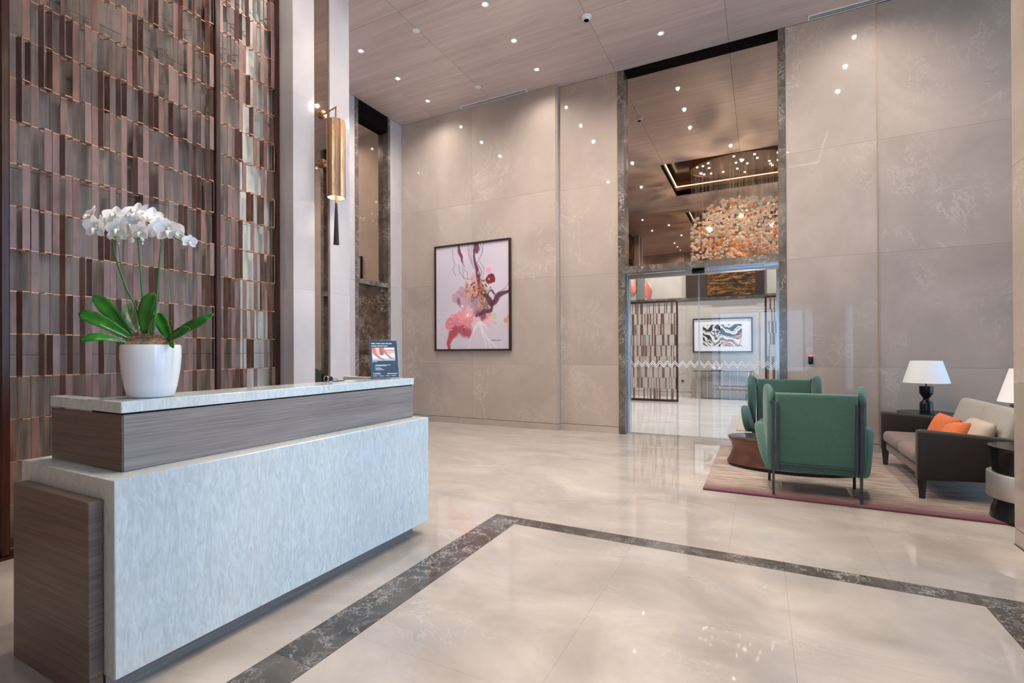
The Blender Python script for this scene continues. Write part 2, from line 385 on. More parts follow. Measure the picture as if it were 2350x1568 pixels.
# coffer
cf = struct(thing('ceiling_coffer', kind='structure', loc=(-.35, 2.35, ZC)))
for nm, a in (('coffer_side', (CX0 - .02, CX0, CY0, CY1)), ('coffer_side', (CX1, CX1 + .02, CY0, CY1)), ('coffer_side', (CX0, CX1, CY0 - .02, CY0)), ('coffer_side', (CX0, CX1, CY1, CY1 + .02))):
    box(nm, *a, ZC + .005, ZC + .26, M['gold'], cf)
box('coffer_top', CX0 - .3, CX1 + .3, CY0 - .3, CY1 + .3, ZC + .5, ZC + .54, M['cofferdark'], cf)
for a in ((CX0 - .02, CX0 + .015, CY0, CY1), (CX1 - .015, CX1 + .02, CY0, CY1), (CX0, CX1, CY0 - .02, CY0 + .015), (CX0, CX1, CY1 - .015, CY1 + .02)):
    box('led_strip', *a, ZC + .262, ZC + .28, M['led'], cf)
for a in ((CX0 - .3, CX0 - .25, CY0 - .3, CY1 + .3), (CX1 + .25, CX1 + .3, CY0 - .3, CY1 + .3), (CX0 - .3, CX1 + .3, CY0 - .3, CY0 - .25), (CX0 - .3, CX1 + .3, CY1 + .25, CY1 + .3)):
    box('coffer_back', *a, ZC + .17, ZC + .5, M['gold'], cf)

# ---- walls
def wall_slabs(parent, axis, pos, a0, a1, zs, cuts, mat, thick=.02, sign=-1, g=.0009):
    """stone slabs on a wall face at axis=pos (axis 0 -> plane x, 1 -> plane y), going 'sign' behind"""
    xs = [a0] + cuts + [a1]
    for i in range(len(xs) - 1):
        for j in range(len(zs) - 1):
            lo, hi = sorted((pos, pos - sign * thick))
            if axis == 1: box('stone_slab', xs[i] + g, xs[i + 1] - g, lo, hi, zs[j] + g, zs[j + 1] - g, mat, parent)
            else: box('stone_slab', lo, hi, xs[i] + g, xs[i + 1] - g, zs[j] + g, zs[j + 1] - g, mat, parent)
ZS = [.115, 1.12, 2.62, 4.1, ZC - .003]
wf = struct(MB().box(XA - .2, -3.08, YL + .02, 8.15, 0, 6.05).box(-3.08, -2.04, YW + .02, 8.15, 0, 6.05).box(.335, 4.3, YW + .03, 8.15, 0, 6.05).box(-2.04, .335, 8.03, 8.15, 2.71, 6.05).build('wall_far', M['wall']))
wall_slabs(wf, 1, YL, XA, -3.08, ZS, [-4.75], M['wall'])
box('stone_slab', -3.0805, -3.06, YL + .021, YW + .02, .115, ZC, M['wall'], wf)
wall_slabs(wf, 1, YW, -3.058, -2.045, ZS, [], M['wall'])
wall_slabs(wf, 1, YW, .34, 1.385, ZS, [], M['wall'])
wall_slabs(wf, 1, YW + .01, 1.388, 4.28, ZS, [2.8], M['wall'])
box('brass_joint', 1.380, 1.388, YW - .004, YW + .02, .1, ZC, plain('warm joint strip', S((176, 150, 120)), .3, .3), wf)
bb = struct(thing('baseboard_far', kind='structure'))
for (x0, x1, y) in ((XA, -3.075, YL), (-3.058, -2.045, YW), (.34, 1.385, YW), (1.388, 4.28, YW + .01)):
    box('base_stone', x0, x1, y - .001, y + .018, .0005, .108, M['wall'], bb)
box('base_stone', -3.0805, -3.06, YL + .02, YW, .0005, .108, M['wall'], bb)
# dark soffit over the mirror
struct(box('trim_2', -1.945, .25, YW + .002, 8.005, ZC - .008, ZC + .02, M['dark']))
# ---- door frame in taupe marble, with lintel
d1 = struct(thing('trim_3', kind='structure', loc=(-.85, YW, 0)))
for (x0, x1) in ((-2.044, -1.942), (.25, .337)):
    for (z0, z1) in ((.0005, 1.3), (1.302, 2.6), (2.602, 4.2), (4.202, ZC - .004)):
        box('frame_stone', x0, x1, YW - .012, 8.03, z0, z1, M['frame_marble'], d1)
for (x0, x1) in ((-1.941, -.85), (-.848, .249)): box('lintel_stone', x0, x1, YW - .012, 8.03, 2.602, 2.708, M['frame_marble'], d1)
mr = box('wall_mirror', -1.942, .25, 8.0, 8.012, 2.709, ZC - .009, M['mirror']); tag(mr, 'tall bronze tinted mirror above the glass sliding door', 'mirror')
# ---- glass sliding door
dr = struct(thing('door_1', kind='structure', loc=(-.85, 8.05, 0)))
box('door_header', -1.94, .25, 8.04, 8.10, 2.53, 2.6, M['steel'], dr)
box('door_jamb', -1.94, -1.915, 8.035, 8.095, 0, 2.53, M['gedge'], dr)
box('door_jamb', .225, .25, 8.035, 8.095, 0, 2.53, M['gedge'], dr)
for (x0, x1) in ((-1.898, -.842), (-.832, .223)):
    p = box('glass_pane', x0, x1, 8.052, 8.064, .012, 2.528, M['glass'], dr)
    e = .006
    for q in ((x0, x0 + e), (x1 - e, x1)): box('glass_edge', q[0], q[1], 8.051, 8.065, .012, 2.528, M['gedge'], p)
    zz = MB(); n = 9; pw = (x1 - x0 - .02) / n
    for off in (0, .034):
        for i in range(n):
            xa = x0 + .01 + i * pw
            for (p0, p1) in (((xa, 1.195), (xa + pw / 2, 1.125)), ((xa + pw / 2, 1.125), (xa + pw, 1.195))):
                w = .014
                zz.add([(p0[0], 8.0505, p0[1] - off), (p1[0], 8.0505, p1[1] - off), (p1[0], 8.0505, p1[1] - off - w), (p0[0], 8.0505, p0[1] - off - w)], [(0, 1, 2, 3)])
    zz.build('zigzag_decal', M['decal'], p)
rbox('motion_sensor', -.93, -.75, 7.95, 8.03, 2.535, 2.6, .02, M['black'], dr)
struct(box('trim_4', -1.94, .25, 8.03, 8.11, -.02, .0015, M['steel']))

# ---- alcove wall on the left with the framed niche
wl = struct(MB().box(XA - .2, XA - .02, 4.1, 6.47, 0, 6.05).box(XA - .2, XA - .02, 7.39, 8.0, 0, 6.05).box(XA - .2, XA - .13, 6.47, 7.39, 0, 6.05).build('wall_left', M['pil']))
wall_slabs(wl, 0, XA, 4.2, 6.47, [.115, 2.62, 4.1, ZC - .003], [5.3], M['pil'], sign=1)
wall_slabs(wl, 0, XA, 7.39, YL, [.115, 2.62, 4.1, ZC - .003], [], M['pil'], sign=1)
ni = struct(thing('trim_5', kind='structure', loc=(XA, 6.93, 0)))
for (y0, y1) in ((6.47, 6.545), (7.325, 7.39)):
    for (z0, z1) in ((0.0005, 2.6), (2.602, ZC - .02)): box('frame_stone', XA - .13, XA + .012, y0, y1, z0, z1, M['frame_marble'], ni)
box('lintel_stone', XA - .13, XA + .012, 6.546, 7.324, 2.585, 2.67, M['frame_marble'], ni)
for (z0, z1) in ((.0005, 1.29), (1.292, 2.584)): box('brown_stone', XA - .128, XA - .04, 6.546, 7.324, z0, z1, M['bmarble'], ni)
box('niche_soffit', XA - .13, XA, 6.546, 7.324, ZC - .3, ZC, M['dark'], ni)
nm = box('wall_mirror', XA - .125, XA - .11, 6.546, 7.324, 2.671, ZC - .301, M['mirror']); tag(nm, 'narrow bronze mirror in the marble niche above the brown stone panel', 'mirror')
struct(box('baseboard_left', XA, XA + .001, 4.2, 6.47, .0005, .108, M['pil']))
# ---- pilasters beside the screen
wp = struct(thing('wall_pilaster', kind='structure', loc=(XP - .1, 3.8, 0)))
for (y0, y1) in ((3.41, 3.675), (3.885, 4.17)):
    for (z0, z1) in ((.0005, 2.0), (2.001, 4.0), (4.001, 6.0)): box('stone_slab', XP - .35, XP, y0, y1, z0, z1, M['pil'], wp)
box('wall_core', XA, XP - .36, 4.02, 4.16, 0, 6.0, M['pil'], wp)
box('wall_core', XP - .36, XP - .04, 3.676, 3.884, 0, 6.0, M['dark'], wp)
pm = box('wall_mirror', XP - .035, XP - .02, 3.677, 3.883, .001, 5.99, M['mirror']); tag(pm, 'slim full height mirror strip between the two pale pilasters', 'mirror')
# ---- veneer wall behind the screen
wv = struct(box('wall_screen', -4.72, -4.565, -.15, 3.75, 0, 6.05, M['mahog']))
for i in range(6):
    y0 = -.15 + i * .593
    for (z0, z1) in ((.02, 1.34), (1.343, 2.62), (2.623, 3.9), (3.903, 5.2), (5.203, 6.0)):
        if i == 5: box('veneer_panel', -4.565, -4.555, y0 + .001, 3.07, z0, z1, M['veneer_z'], wv); box('veneer_panel', -4.565, -4.555, 3.072, y0 + .592, z0, z1, M['cream'], wv)
        else: box('veneer_panel', -4.565, -4.555, y0 + .001, y0 + .592, z0, z1, M['veneer_z'], wv)
# ---- wall behind the camera with its own mirror and the entrance
wb = struct(MB().box(-4.9, -1.3, -.15, .03, 0, 6.05).box(1.3, 1.9, -.15, .03, 0, 6.05).box(-1.3, 1.3, -.15, .03, 2.62, 6.05).build('wall_back', M['wall']))
wall_slabs(wb, 1, .05, -4.7, -1.3, [.001, 1.12, 2.62], [-3], M['wall'], sign=1)
wall_slabs(wb, 1, .05, 1.3, 1.56, [.001, 1.12, 2.62], [], M['wall'], sign=1)
bmr = box('wall_mirror', -4.7, 1.55, .03, .045, 2.66, ZC - .15, M['mirror']); tag(bmr, 'wide dark mirror over the entrance, seen reflected above the glass door', 'mirror')
struct(MB().box(-1.5, -1.3, -3.1, -.15, 0, 2.8).build('wall_entrance_left', M['wall'])); struct(MB().box(1.3, 1.5, -3.1, -.15, 0, 2.8).build('wall_entrance_right', M['wall']))
struct(box('ceiling_entrance', -1.5, 1.5, -3.1, -.15, 2.75, 2.85, M['ceil']))
def window(name, axis, pos, a0, a1, z0, z1, n, rows):
    w = thing(name, kind='structure')
    def bx(nm, a, b, c, d, th, mat):
        if axis == 0: box(nm, pos - th / 2, pos + th / 2, a, b, c, d, mat, w)
        else: box(nm, a, b, pos - th / 2, pos + th / 2, c, d, mat, w)
    for i in range(n + 1):
        a = a0 + (a1 - a0) * i / n; bx('mullion', a - .03, a + .03, z0, z1, .08, M['blackm'])
    for j in range(rows + 1):
        z = z0 + (z1 - z0) * j / rows
        for i in range(n):
            a = a0 + (a1 - a0) * i / n + .03; b = a0 + (a1 - a0) * (i + 1) / n - .03
            bx('transom', a, b, z - .025, z + .025, .07, M['blackm'])
            if j < rows: bx('window_pane', a, b, z + .025, z + (z1 - z0) / rows - .025, .01, M['wglass'])
window('window_1', 0, 4.2, 4.66, 7.82, .06, 5.6, 3, 3)
window('window_2', 1, -3.0, -1.3, 1.3, .06, 2.7, 2, 1)
# ---- right hand wall end (the pale pillar edge at the frame's right)
wr = struct(box('wall_right', 1.59, 4.3, 4.0, 4.58, 0, 6.05, M['wall']))
wall_slabs(wr, 0, 1.57, 4.0, 4.6, [.115, 1.12, 2.62, 4.1, ZC - .003], [], M['wall'], sign=-1)
window('window_4', 0, 1.62, .08, 3.98, .06, ZC - .1, 4, 3)
wall_slabs(wr, 1, 4.6, 1.59, 4.28, [.115, 1.12, 2.62, 4.1, ZC - .003], [2.9], M['wall'], sign=1)
struct(box('baseboard_right', 1.571, 1.59, 4.0, 4.6, .0005, .108, M['wall']))

# ---- room beyond the glass door
f2 = struct(box('floor_far_room', -5.2, 4.7, 8.12, 15.2, -.12, -.021, M['floor2']))
slabs(-5.2, 4.7, 8.12, 14.9, 6, 5, M['floor2'], f2)
struct(box('ceiling_far_room', -5.2, 4.7, 8.15, 15.2, 5.6, 5.7, M['ceil']))
w2 = struct(box('wall_far_room', -5.2, 4.7, 14.9, 15.1, 0, 5.7, M['wall2']))
wall_slabs(w2, 1, 14.88, -5.2, 4.7, [.15, 1.45, 2.76], [-3.6, -1.9, .2, 2], M['wall2'])
wall_slabs(w2, 1, 14.88, -5.2, -1.9, [2.88, 4.2, 5.6], [-3.6], M['wall2'])
wall_slabs(w2, 1, 14.88, .2, 4.7, [2.88, 4.2, 5.6], [], M['wall2'])
struct(box('baseboard_far_room', -5.2, 4.7, 14.868, 14.879, .0005, .14, M['wall2']))
t6 = struct(thing('trim_6', kind='structure', loc=(0, 14.86, 2.78)))
for i in range(5): box('band_stone', -5.2 + i * 1.98, -5.2 + (i + 1) * 1.98 - .002, 14.84, 14.88, 2.785, 2.875, M['frame_marble'], t6)
struct(box('wall_far_room_left', -5.4, -5.2, 8.15, 15.1, 0, 5.7, M['wall2']))
struct(MB().box(2.0, 2.2, 8.15, 8.3, 0, 5.6).box(2.0, 2.2, 14.7, 14.878, 0, 5.6).build('wall_far_room_right', M['wall2']))
window('window_3', 0, 2.05, 8.32, 14.68, .06, 5.58, 5, 3)

# ================================================================== HEX SCREENS
ROW, PIT, HW, HD = .285, .1138, .0375, .036
HEXP = [(-HW, 0), (-.019, HD), (.019, HD), (HW, 0), (.019, -HD), (-.019, -HD)]  # x along screen, y towards the room
EDG = {'FL': (0, 1), 'F': (1, 2), 'FR': (2, 3), 'BR': (3, 4), 'B': (4, 5), 'BL': (5, 0)}
def plate(mb, a, b, z0, z1, t=.0035):
    d = Vector((b[0] - a[0], b[1] - a[1], 0)); nn = Vector((-d.y, d.x, 0)).normalized() * t / 2
    A, B = Vector((a[0], a[1], 0)), Vector((b[0], b[1], 0))
    q = [A - nn, B - nn, B + nn, A + nn]
    mb.add([(p.x, p.y, z0) for p in q] + [(p.x, p.y, z1) for p in q], BF)
VARS = [('L',), ('FL',), ('FR', 'BL'), ('F',), ('BL',), ('L', 'FR'), ('FL', 'BR'), ('B',), ('L',), ('FR',), ('L', 'BL'), ('BR',), ('L', 'F'), ('FL', 'L'), ('FR', 'F'), ('FL', 'L', 'BR'), ('FR', 'L'), ('F', 'BL', 'L'), ('FL', 'B')]
cellmesh = []
for vs in VARS:
    mb = MB()
    for k in vs:
        if k == 'L': plate(mb, (HW, 0), (PIT - HW, 0), .004, ROW - .004)
        else:
            i, j = EDG[k]; plate(mb, HEXP[i], HEXP[j], .004, ROW - .004)
    nf = len(mb.f)
    # rim: hexagonal ring and link bar at the bottom of the row
    inn = [(x * .86, y * .84) for x, y in HEXP]; zz0, zz1 = -.0035, .0038
    vv = [(x, y, zz0) for x, y in HEXP] + [(x, y, zz0) for x, y in inn] + [(x, y, zz1) for x, y in HEXP] + [(x, y, zz1) for x, y in inn]
    ff = []
    for k in range(6):
        k2 = (k + 1) % 6
        ff += [(k, k2, 6 + k2, 6 + k), (12 + k, 18 + k, 18 + k2, 12 + k2), (k, 12 + k, 12 + k2, k2), (6 + k, 6 + k2, 18 + k2, 18 + k)]
    mb.add(vv, ff); plate(mb, (HW, 0), (PIT - HW, 0), zz0, zz1, .006)
    me = bpy.data.meshes.new('hexagon_cell'); me.from_pydata(mb.v, [], mb.f)
    me.materials.append(M['copper']); me.materials.append(M['rimcopper'])
    for i, p in enumerate(me.polygons): p.material_index = 0 if i < nf else 1
    bm = bmesh.new(); bm.from_mesh(me); bmesh.ops.recalc_face_normals(bm, faces=bm.faces); bm.to_mesh(me); bm.free()
    cellmesh.append(me)
def screen(label, loc, rz, ncol, nrow, post=.045, depth=.07, group=None, base=.12, sides=(1, 1)):
    """screen panel in local x (along), y (towards viewer), z"""
    W = ncol * PIT + .004; H = nrow * ROW
    t = thing('hexagon_screen', label, 'screen', loc, rz, group)
    for x in [q for q, k_ in zip((-post, W), sides) if k_]: MB().rbox(x, x + post, -depth / 2, depth / 2, 0, base + H + .05, .006, 1).build('post', M['mahog'], t, False)
    box('bottom_rail', 0, W, -depth / 2 + .005, depth / 2 - .005, 0, base - .006, M['mahog'], t, False)
    box('top_rail', 0, W, -depth / 2 + .005, depth / 2 - .005, base + H + .004, base + H + .05, M['mahog'], t, False)
    for i in range(ncol):
        for j in range(nrow):
            k = R.choice([(0, 1, 2, 3)[(j + i) % 4], R.randrange(len(VARS)), R.randrange(len(VARS))])
            link_copy(cellmesh[k], 'hexagon_cell', t, (.002 + HW + i * PIT, 0, base + j * ROW))
    return t
# local x = along, local y = towards viewer. The screen behind the desk faces +X and runs along Y: rotation -90 gives x->-Y ; use mirrored layout with rz=-90
import math as _m
def screen_left(label, y_far, ncol, sides=(1, 1)):
    return screen(label, (XS, y_far, 0.0205), -_m.pi / 2, ncol, 20, base=.035, sides=sides)
screen_left('large copper brown hexagon screen panel behind the white orchid', 2.743, 12)
screen_left('narrower copper brown hexagon screen panel next to the pale pilaster', 3.364, 5, (1, 0))
screen_left('copper brown hexagon screen panel cut off at the left edge of the view', 1.325, 4, (0, 1))
struct(box('baseboard_screen', -4.553, XS + .05, -.15, 3.40, -.0005, .02, M['mahog']))
screen('brown hexagon screen seen through the left pane of the glass door', (-1.955, 13.4, 0), _m.pi, 11, 9, base=.06)
screen('brown hexagon screen strip at the right edge of the glass door, behind the green chair', (.50, 13.4, 0), _m.pi, 3, 9, base=.06)

# ================================================================== RECEPTION DESK
dk = thing('reception_desk', 'long reception desk with pale onyx front, grey wood ledge and stone top', 'reception desk', (-2.6, 2.0, 0))
rbox('onyx_front', -3.04, -2.22, .985, 2.985, .085, .858, .004, M['onyx'], dk, seg=1)
rbox('end_panel', -2.97, -2.30, .935, .984, .004, .775, .003, M['veneer_x'], dk, seg=1)
box('plinth', -2.95, -2.30, .99, 2.89, .0, .084, M['veneer_y'], dk)
box('foot', -2.96, -2.305, .94, .98, 0, .0035, M['dark'], dk)
rbox('ledge_panel', -2.62, -2.345, 1.0725, 2.962, .859, 1.094, .002, M['veneer_y'], dk, seg=1)
rbox('ledge_end', -2.965, -2.345, 1.066, 1.072, .859, 1.094, .002, M['veneer_x'], dk, seg=1)
rbox('ledge_end', -3.02, -2.621, 2.922, 2.962, .859, 1.094, .002, M['veneer_x'], dk, seg=1)
box('shadow_gap', -2.61, -2.352, 1.075, 2.955, 1.0945, 1.1, M['dark'], dk)
rbox('stone_top', -2.625, -2.340, 1.062, 2.966, 1.1005, 1.15, .003, M['onyx'], dk, seg=1)
rbox('stone_top', -2.97, -2.6255, 1.062, 1.1205, 1.1005, 1.15, .003, M['onyx'], dk, seg=1)
rbox('stone_top', -3.024, -2.626, 2.918, 2.966, 1.1005, 1.152, .003, M['onyx'], dk, seg=1)
# ---- acrylic sign holder with poster
sg = thing('sign_holder', 'small acrylic stand with a navy poster on the desk top', 'sign', (-2.452, 2.775, 1.1505), math.radians(55))
W2, H2 = .108, .292
lean = Matrix.Translation((0, 0, .006)) @ Matrix.Rotation(math.radians(-14), 4, 'X')
def leanmk(name, verts, faces, mat, parent=sg): return mk(name, [lean @ Vector(v) for v in verts], faces, mat, parent, False)
leanmk('acrylic_back', bverts(-W2, W2, 0, .004, 0, H2), BF, M['acrylic'])
mk('acrylic_foot', bverts(-W2, W2, -.0, .075, 0, .004), BF, M['acrylic'], sg, False)
po = leanmk('poster', bverts(-W2 + .006, W2 - .006, -.0012, -.0002, .004, H2 - .006), BF, M['navy'])
PL = lambda x, z: (x, -.0016, z)
pl_ = MB()
def bar(x0, x1, z, h): pl_.add([PL(x0, z), PL(x1, z), PL(x1, z + h), PL(x0, z + h)], [(0, 1, 2, 3)])
for (x0, x1, z) in ((-.065, .045, .098), (-.065, .015, .091), (-.065, -.03, .078), (-.065, -.018, .070), (-.065, -.005, .062)): bar(x0, x1, z, .0026)
bar(.015, .09, .031, .004); bar(-.072, -.0712, .06, .04)
for i in range(4): bar(-.088 + i * .045, -.055 + i * .045, .017, .0025)
bar(-.092, -.05, .1235, .003)
def text(name, s, x, z, size, mat, parent, bold=0):
    c = bpy.data.curves.new(name, 'FONT'); c.body = s; c.size = size; c.offset = bold
    o = bpy.data.objects.new(name, c); COL.objects.link(o); dg = bpy.context.evaluated_depsgraph_get(); dg.update()
    me = bpy.data.meshes.new_from_object(o.evaluated_get(dg)); bpy.data.objects.remove(o); bpy.data.curves.remove(c)
    vs = [lean @ Vector((x + v.co.x, -.0017, z + v.co.y)) for v in me.vertices]; fs = [tuple(p.vertices) for p in me.polygons]
    bpy.data.meshes.remove(me)
    return mk(name, vs, fs, mat, parent, False)
leanmk('printed_lines', pl_.v, pl_.f, M['print'])
text('poster_heading', "WE'LL TAKE CARE THE REST", -.088, .258, .0120, M['print'], sg, .0003)
text('poster_heading', "WHILE YOU'RE AWAY", -.088, .240, .0120, M['print'], sg, .0003)
text('poster_name', "LIVNG", -.086, .029, .019, M['print'], sg)

# vertex painted flat prints -------------------------------------------------
def vnoise(h, w, cells, seed):
    rg = np.random.RandomState(seed); gy = max(2, int(cells * h / w)); g_ = rg.rand(gy + 3, cells + 3)
    yy = np.linspace(0, gy, h)[:, None]; xx = np.linspace(0, cells, w)[None, :]
    iy = yy.astype(int); ix = xx.astype(int); fy = yy - iy; fx = xx - ix
    fy = fy * fy * (3 - 2 * fy); fx = fx * fx * (3 - 2 * fx)
    return (g_[iy, ix] * (1 - fy) * (1 - fx) + g_[iy + 1, ix] * fy * (1 - fx) + g_[iy, ix + 1] * (1 - fy) * fx + g_[iy + 1, ix + 1] * fy * fx)
def fbm(h, w, cells, seed, o=4): return sum(vnoise(h, w, cells * 2 ** i, seed + i) / 2 ** (i + 1) for i in range(o)) / (1 - .5 ** o)
class Canvas:
    def __init__(s, h, w, bgc, seed=3):
        s.h, s.w = h, w; s.im = np.ones((h, w, 3)) * np.array(bgc); s.y, s.x = np.mgrid[0:h, 0:w]; s.x = s.x / (w - 1); s.y = s.y / (h - 1)
        s.n1 = (fbm(h, w, 7, seed) - .5) * 1.7; s.n2 = (fbm(h, w, 7, seed + 40) - .5) * 1.7; s.asp = h / w * 1.0
    def put(s, a, col): a = np.clip(a, 0, 1)[..., None]; s.im = s.im * (1 - a) + np.array(col) * a
    def blob(s, cx, cy_, rx, ry, col, al=1, warp=.5, soft=.06, ang=0, shade=None):
        dx = s.x - cx; dy = s.y - cy_; c, sn = math.cos(ang), math.sin(ang)
        ex = (dx * c + dy * sn) / rx + s.n1 * warp * 2; ey = (-dx * sn + dy * c) / ry + s.n2 * warp * 2
        d = np.sqrt(ex ** 2 + ey ** 2); a = np.clip((1 - d) / soft, 0, 1) * al
        if shade is not None: s.put(a, np.array(col) * 1.0); s.put(a * np.clip(.5 + s.n2 * 3, 0, 1), shade)
        else: s.put(a, col)
    def stroke(s, pts, wd, col, al=1, warp=.01):
        d = np.full((s.h, s.w), 9.0); X = s.x + s.n1 * warp; Y = (s.y + s.n2 * warp)
        k = s.h / s.w; best = None
        for (a, b, w0), (c, d_, w1) in zip([(*p, wd) if len(p) == 2 else p for p in pts[:-1]], [(*p, wd) if len(p) == 2 else p for p in pts[1:]]):
            vx, vy = c - a, (d_ - b) * k; L = vx * vx + vy * vy + 1e-9
            tt = np.clip(((X - a) * vx + (Y - b) * k * vy) / L, 0, 1)
            dist = np.hypot(X - a - tt * vx, (Y - b) * k - tt * vy) / (w0 + (w1 - w0) * tt)
            d = np.minimum(d, dist)
        s.put(np.clip((1.3 - d) / .6, 0, 1) * al, col)
def paint_plane(name, cv, origin, ux, uz, mat, parent, world=True):
    """canvas on a flat grid; origin = top-left, ux right, uz down"""
    h, w = cv.h, cv.w; o = Vector(origin); ux = Vector(ux); uz = Vector(uz)
    vs = [o + ux * (i / (w - 1)) + uz * (j / (h - 1)) for j in range(h) for i in range(w)]
    fs = [(j * w + i, j * w + i + 1, (j + 1) * w + i + 1, (j + 1) * w + i) for j in range(h - 1) for i in range(w - 1)]
    ob = mk(name, vs, fs, mat, parent, world)
    at = ob.data.color_attributes.new('paint', 'FLOAT_COLOR', 'POINT')
    im = np.clip(cv.im.reshape(-1, 3), 0, 255) / 255; lin = np.where(im <= .04045, im / 12.92, ((im + .055) / 1.055) ** 2.4)
    at.data.foreach_set('color', np.concatenate([lin, np.ones((len(lin), 1))], 1).astype(np.float32).ravel())
    return ob
# poster photo: two arms smoothing a white sheet
cv = Canvas(36, 48, (205, 150, 130)); cv.put((cv.y > .45 + cv.n1 * .1).astype(float), (228, 232, 240)); cv.put(((cv.x > .33) & (cv.x < .5) & (cv.y < .6)).astype(float), (150, 110, 96))
cv.put(((cv.x < .33) & (cv.y < .6)).astype(float) * .7, (236, 200, 196)); cv.put(((cv.x > .55) & (cv.y < .16)).astype(float), (240, 220, 215)); cv.put(((cv.x > .55) & (cv.y > .27) & (cv.y < .38)).astype(float), (245, 190, 150))
cv.stroke([(.06, 0, .09), (.12, .45, .07), (.32, .8, .05), (.5, .92, .04)], .07, (214, 120, 96)); cv.stroke([(.42, 0, .06), (.6, .45, .05), (.8, .8, .04), (.95, .86, .03)], .05, (210, 118, 96)); cv.put((cv.y > .85).astype(float) * .4, (120, 130, 150))
paint_plane('poster_photo', cv, lean @ Vector((-.086, -.0016, .232)), lean.to_3x3() @ Vector((.168, 0, 0)), lean.to_3x3() @ Vector((0, 0, -.1)), M['paint'], sg, False)
# ---- small black cable coil on the desk
cc_ = thing('cable_coil', 'small black device with a coiled cord on the desk top', 'cable', (-2.585, 2.37, 1.1503)); cc_.scale = (.62, .62, .62)
mb = MB(); mb.tube([(0.0, -.035, .032), (0, .035, .032)], .026, 16); mb.build('spool', M['black'], cc_, False, True)
mb = MB(); mb.tube([(.0 + .03 * math.cos(a), -.036, .033 + .03 * math.sin(a)) for a in np.linspace(0, 6.2, 20)], .006, 6); mb.build('ring', M['steel'], cc_, False, True)
mb = MB(); mb.tube([(0, .03, .01), (.02, .06, .03), (.03, .09, .03), (.02, .1, .006), (-.01, .14, .005), (.01, .2, .005)], .0035, 6); mb.build('cord', M['blackm'], cc_, False, True)
mb = MB(); mb.rbox(-.03, .04, .06, .19, .0005, .006, .002, 1); mb.build('tag_card', M['black'], cc_, False, True)

# ================================================================== ORCHID
pot = thing('potted_orchid', 'white orchid with three stems in a round white ceramic pot', 'plant', (-2.468, 1.238, 1.1505))
K = .00196
RV = Vector((math.cos(YAW), math.sin(YAW), 0)); DV = Vector((-math.sin(YAW), math.cos(YAW), 0))
def P(px, py, d=0): return RV * ((px - 342) * K) + Vector((0, 0, (912 - py) * K)) + DV * d
prof = [(.078, .0), (.088, .006), (.099, .05), (.110, .12), (.115, .18), (.1145, .225), (.112, .236), (.107, .236), (.105, .2)]
MB().lathe(prof, n=48).build('pot', M['ceramic'], pot, False, True, 60)
rn = random.Random(3)
mb = MB(); mb.lathe([(.105, .2), (.103, .236), (.085, .252), (.05, .264), (.02, .268)], n=24)
mo = mb.build('moss', M['moss'], pot, False, True)
fb = MB()
for i in range(240):
    a = rn.uniform(0, 6.28); rr = rn.uniform(.01, .10); c0 = Vector((rr * math.cos(a), rr * math.sin(a), .270 - rr * .3 + rn.uniform(0, .012)))
    d = Vector((rn.uniform(-1, 1), rn.uniform(-1, 1), rn.uniform(-.2, .5))).normalized() * rn.uniform(.02, .05)
    fb.tube([c0, c0 + d * .5 + Vector((0, 0, .008)), c0 + d], .0011, 3, False)
o = fb.build('fibre', M['moss'], pot, False); o['kind'] = 'stuff'
def leaf(pts, width, mat, tilt=0.3, name='leaf'):
    """pts: base, mid, tip (3-D); blade faces mostly towards the viewer / upwards"""
    a, b, c = [Vector(p) for p in pts]; n = 14; rows = []
    for i in range(n + 1):
        s = i / n; p = a * (1 - s) ** 2 + b * 2 * s * (1 - s) + c * s * s
        d = ((b - a) * 2 * (1 - s) + (c - b) * 2 * s).normalized()
        up = (-DV + Vector((0, 0, tilt))).normalized(); side = d.cross(up).normalized(); nn = side.cross(d)
        w = width * (.34 + .66 * math.sin(min(1, s * 1.15) * math.pi * .62)) * (1 if s < .72 else math.sqrt(max(0, 1 - ((s - .72) / .285) ** 2)))
        rows.append([p + side * w * k + nn * (.22 * w * abs(k) * 2 * (1 if abs(k) > .1 else 0)) for k in (-.5, -.27, 0, .27, .5)])
    v = [q for rw in rows for q in rw]; fa = [(i * 5 + k, i * 5 + k + 1, i * 5 + k + 6, i * 5 + k + 5) for i in range(n) for k in range(4)]
    o = mk(name, v, fa, mat, pot, False, True, 60)
    md = o.modifiers.new('thickness', 'SOLIDIFY'); md.thickness = .003
    return o
def Z2(x, y, d=0): return P(190 + x / 5.406, 640 + y / 5.406, d)
LV = [((560, 720), (360, 420), (150, 205), 165, .02, -.02, 0), ((620, 745), (380, 520), (160, 440), 150, -.06, -.10, 0), ((610, 800), (420, 680), (248, 785), 110, -.08, -.13, 0),
      ((640, 650), (520, 560), (420, 265), 215, .04, .06, 1), ((660, 640), (640, 450), (600, 225), 150, .06, .08, 1), ((770, 680), (760, 420), (875, 172), 205, -.02, 0, 0), ((740, 600), (760, 350), (680, 172), 150, .05, .06, 0),
      ((860, 680), (930, 540), (1055, 478), 90, -.06, -.09, 0), ((1050, 760), (960, 620), (870, 415), 150, .02, .02, 0),
      ((1040, 745), (1260, 570), (1550, 425), 85, .02, .04, 0), ((1040, 755), (1300, 610), (1598, 500), 130, -.01, -.03, 0), ((1080, 775), (1280, 690), (1478, 630), 120, -.06, -.09, 0), ((1140, 785), (1230, 775), (1328, 858), 50, -.07, -.12, 0)]
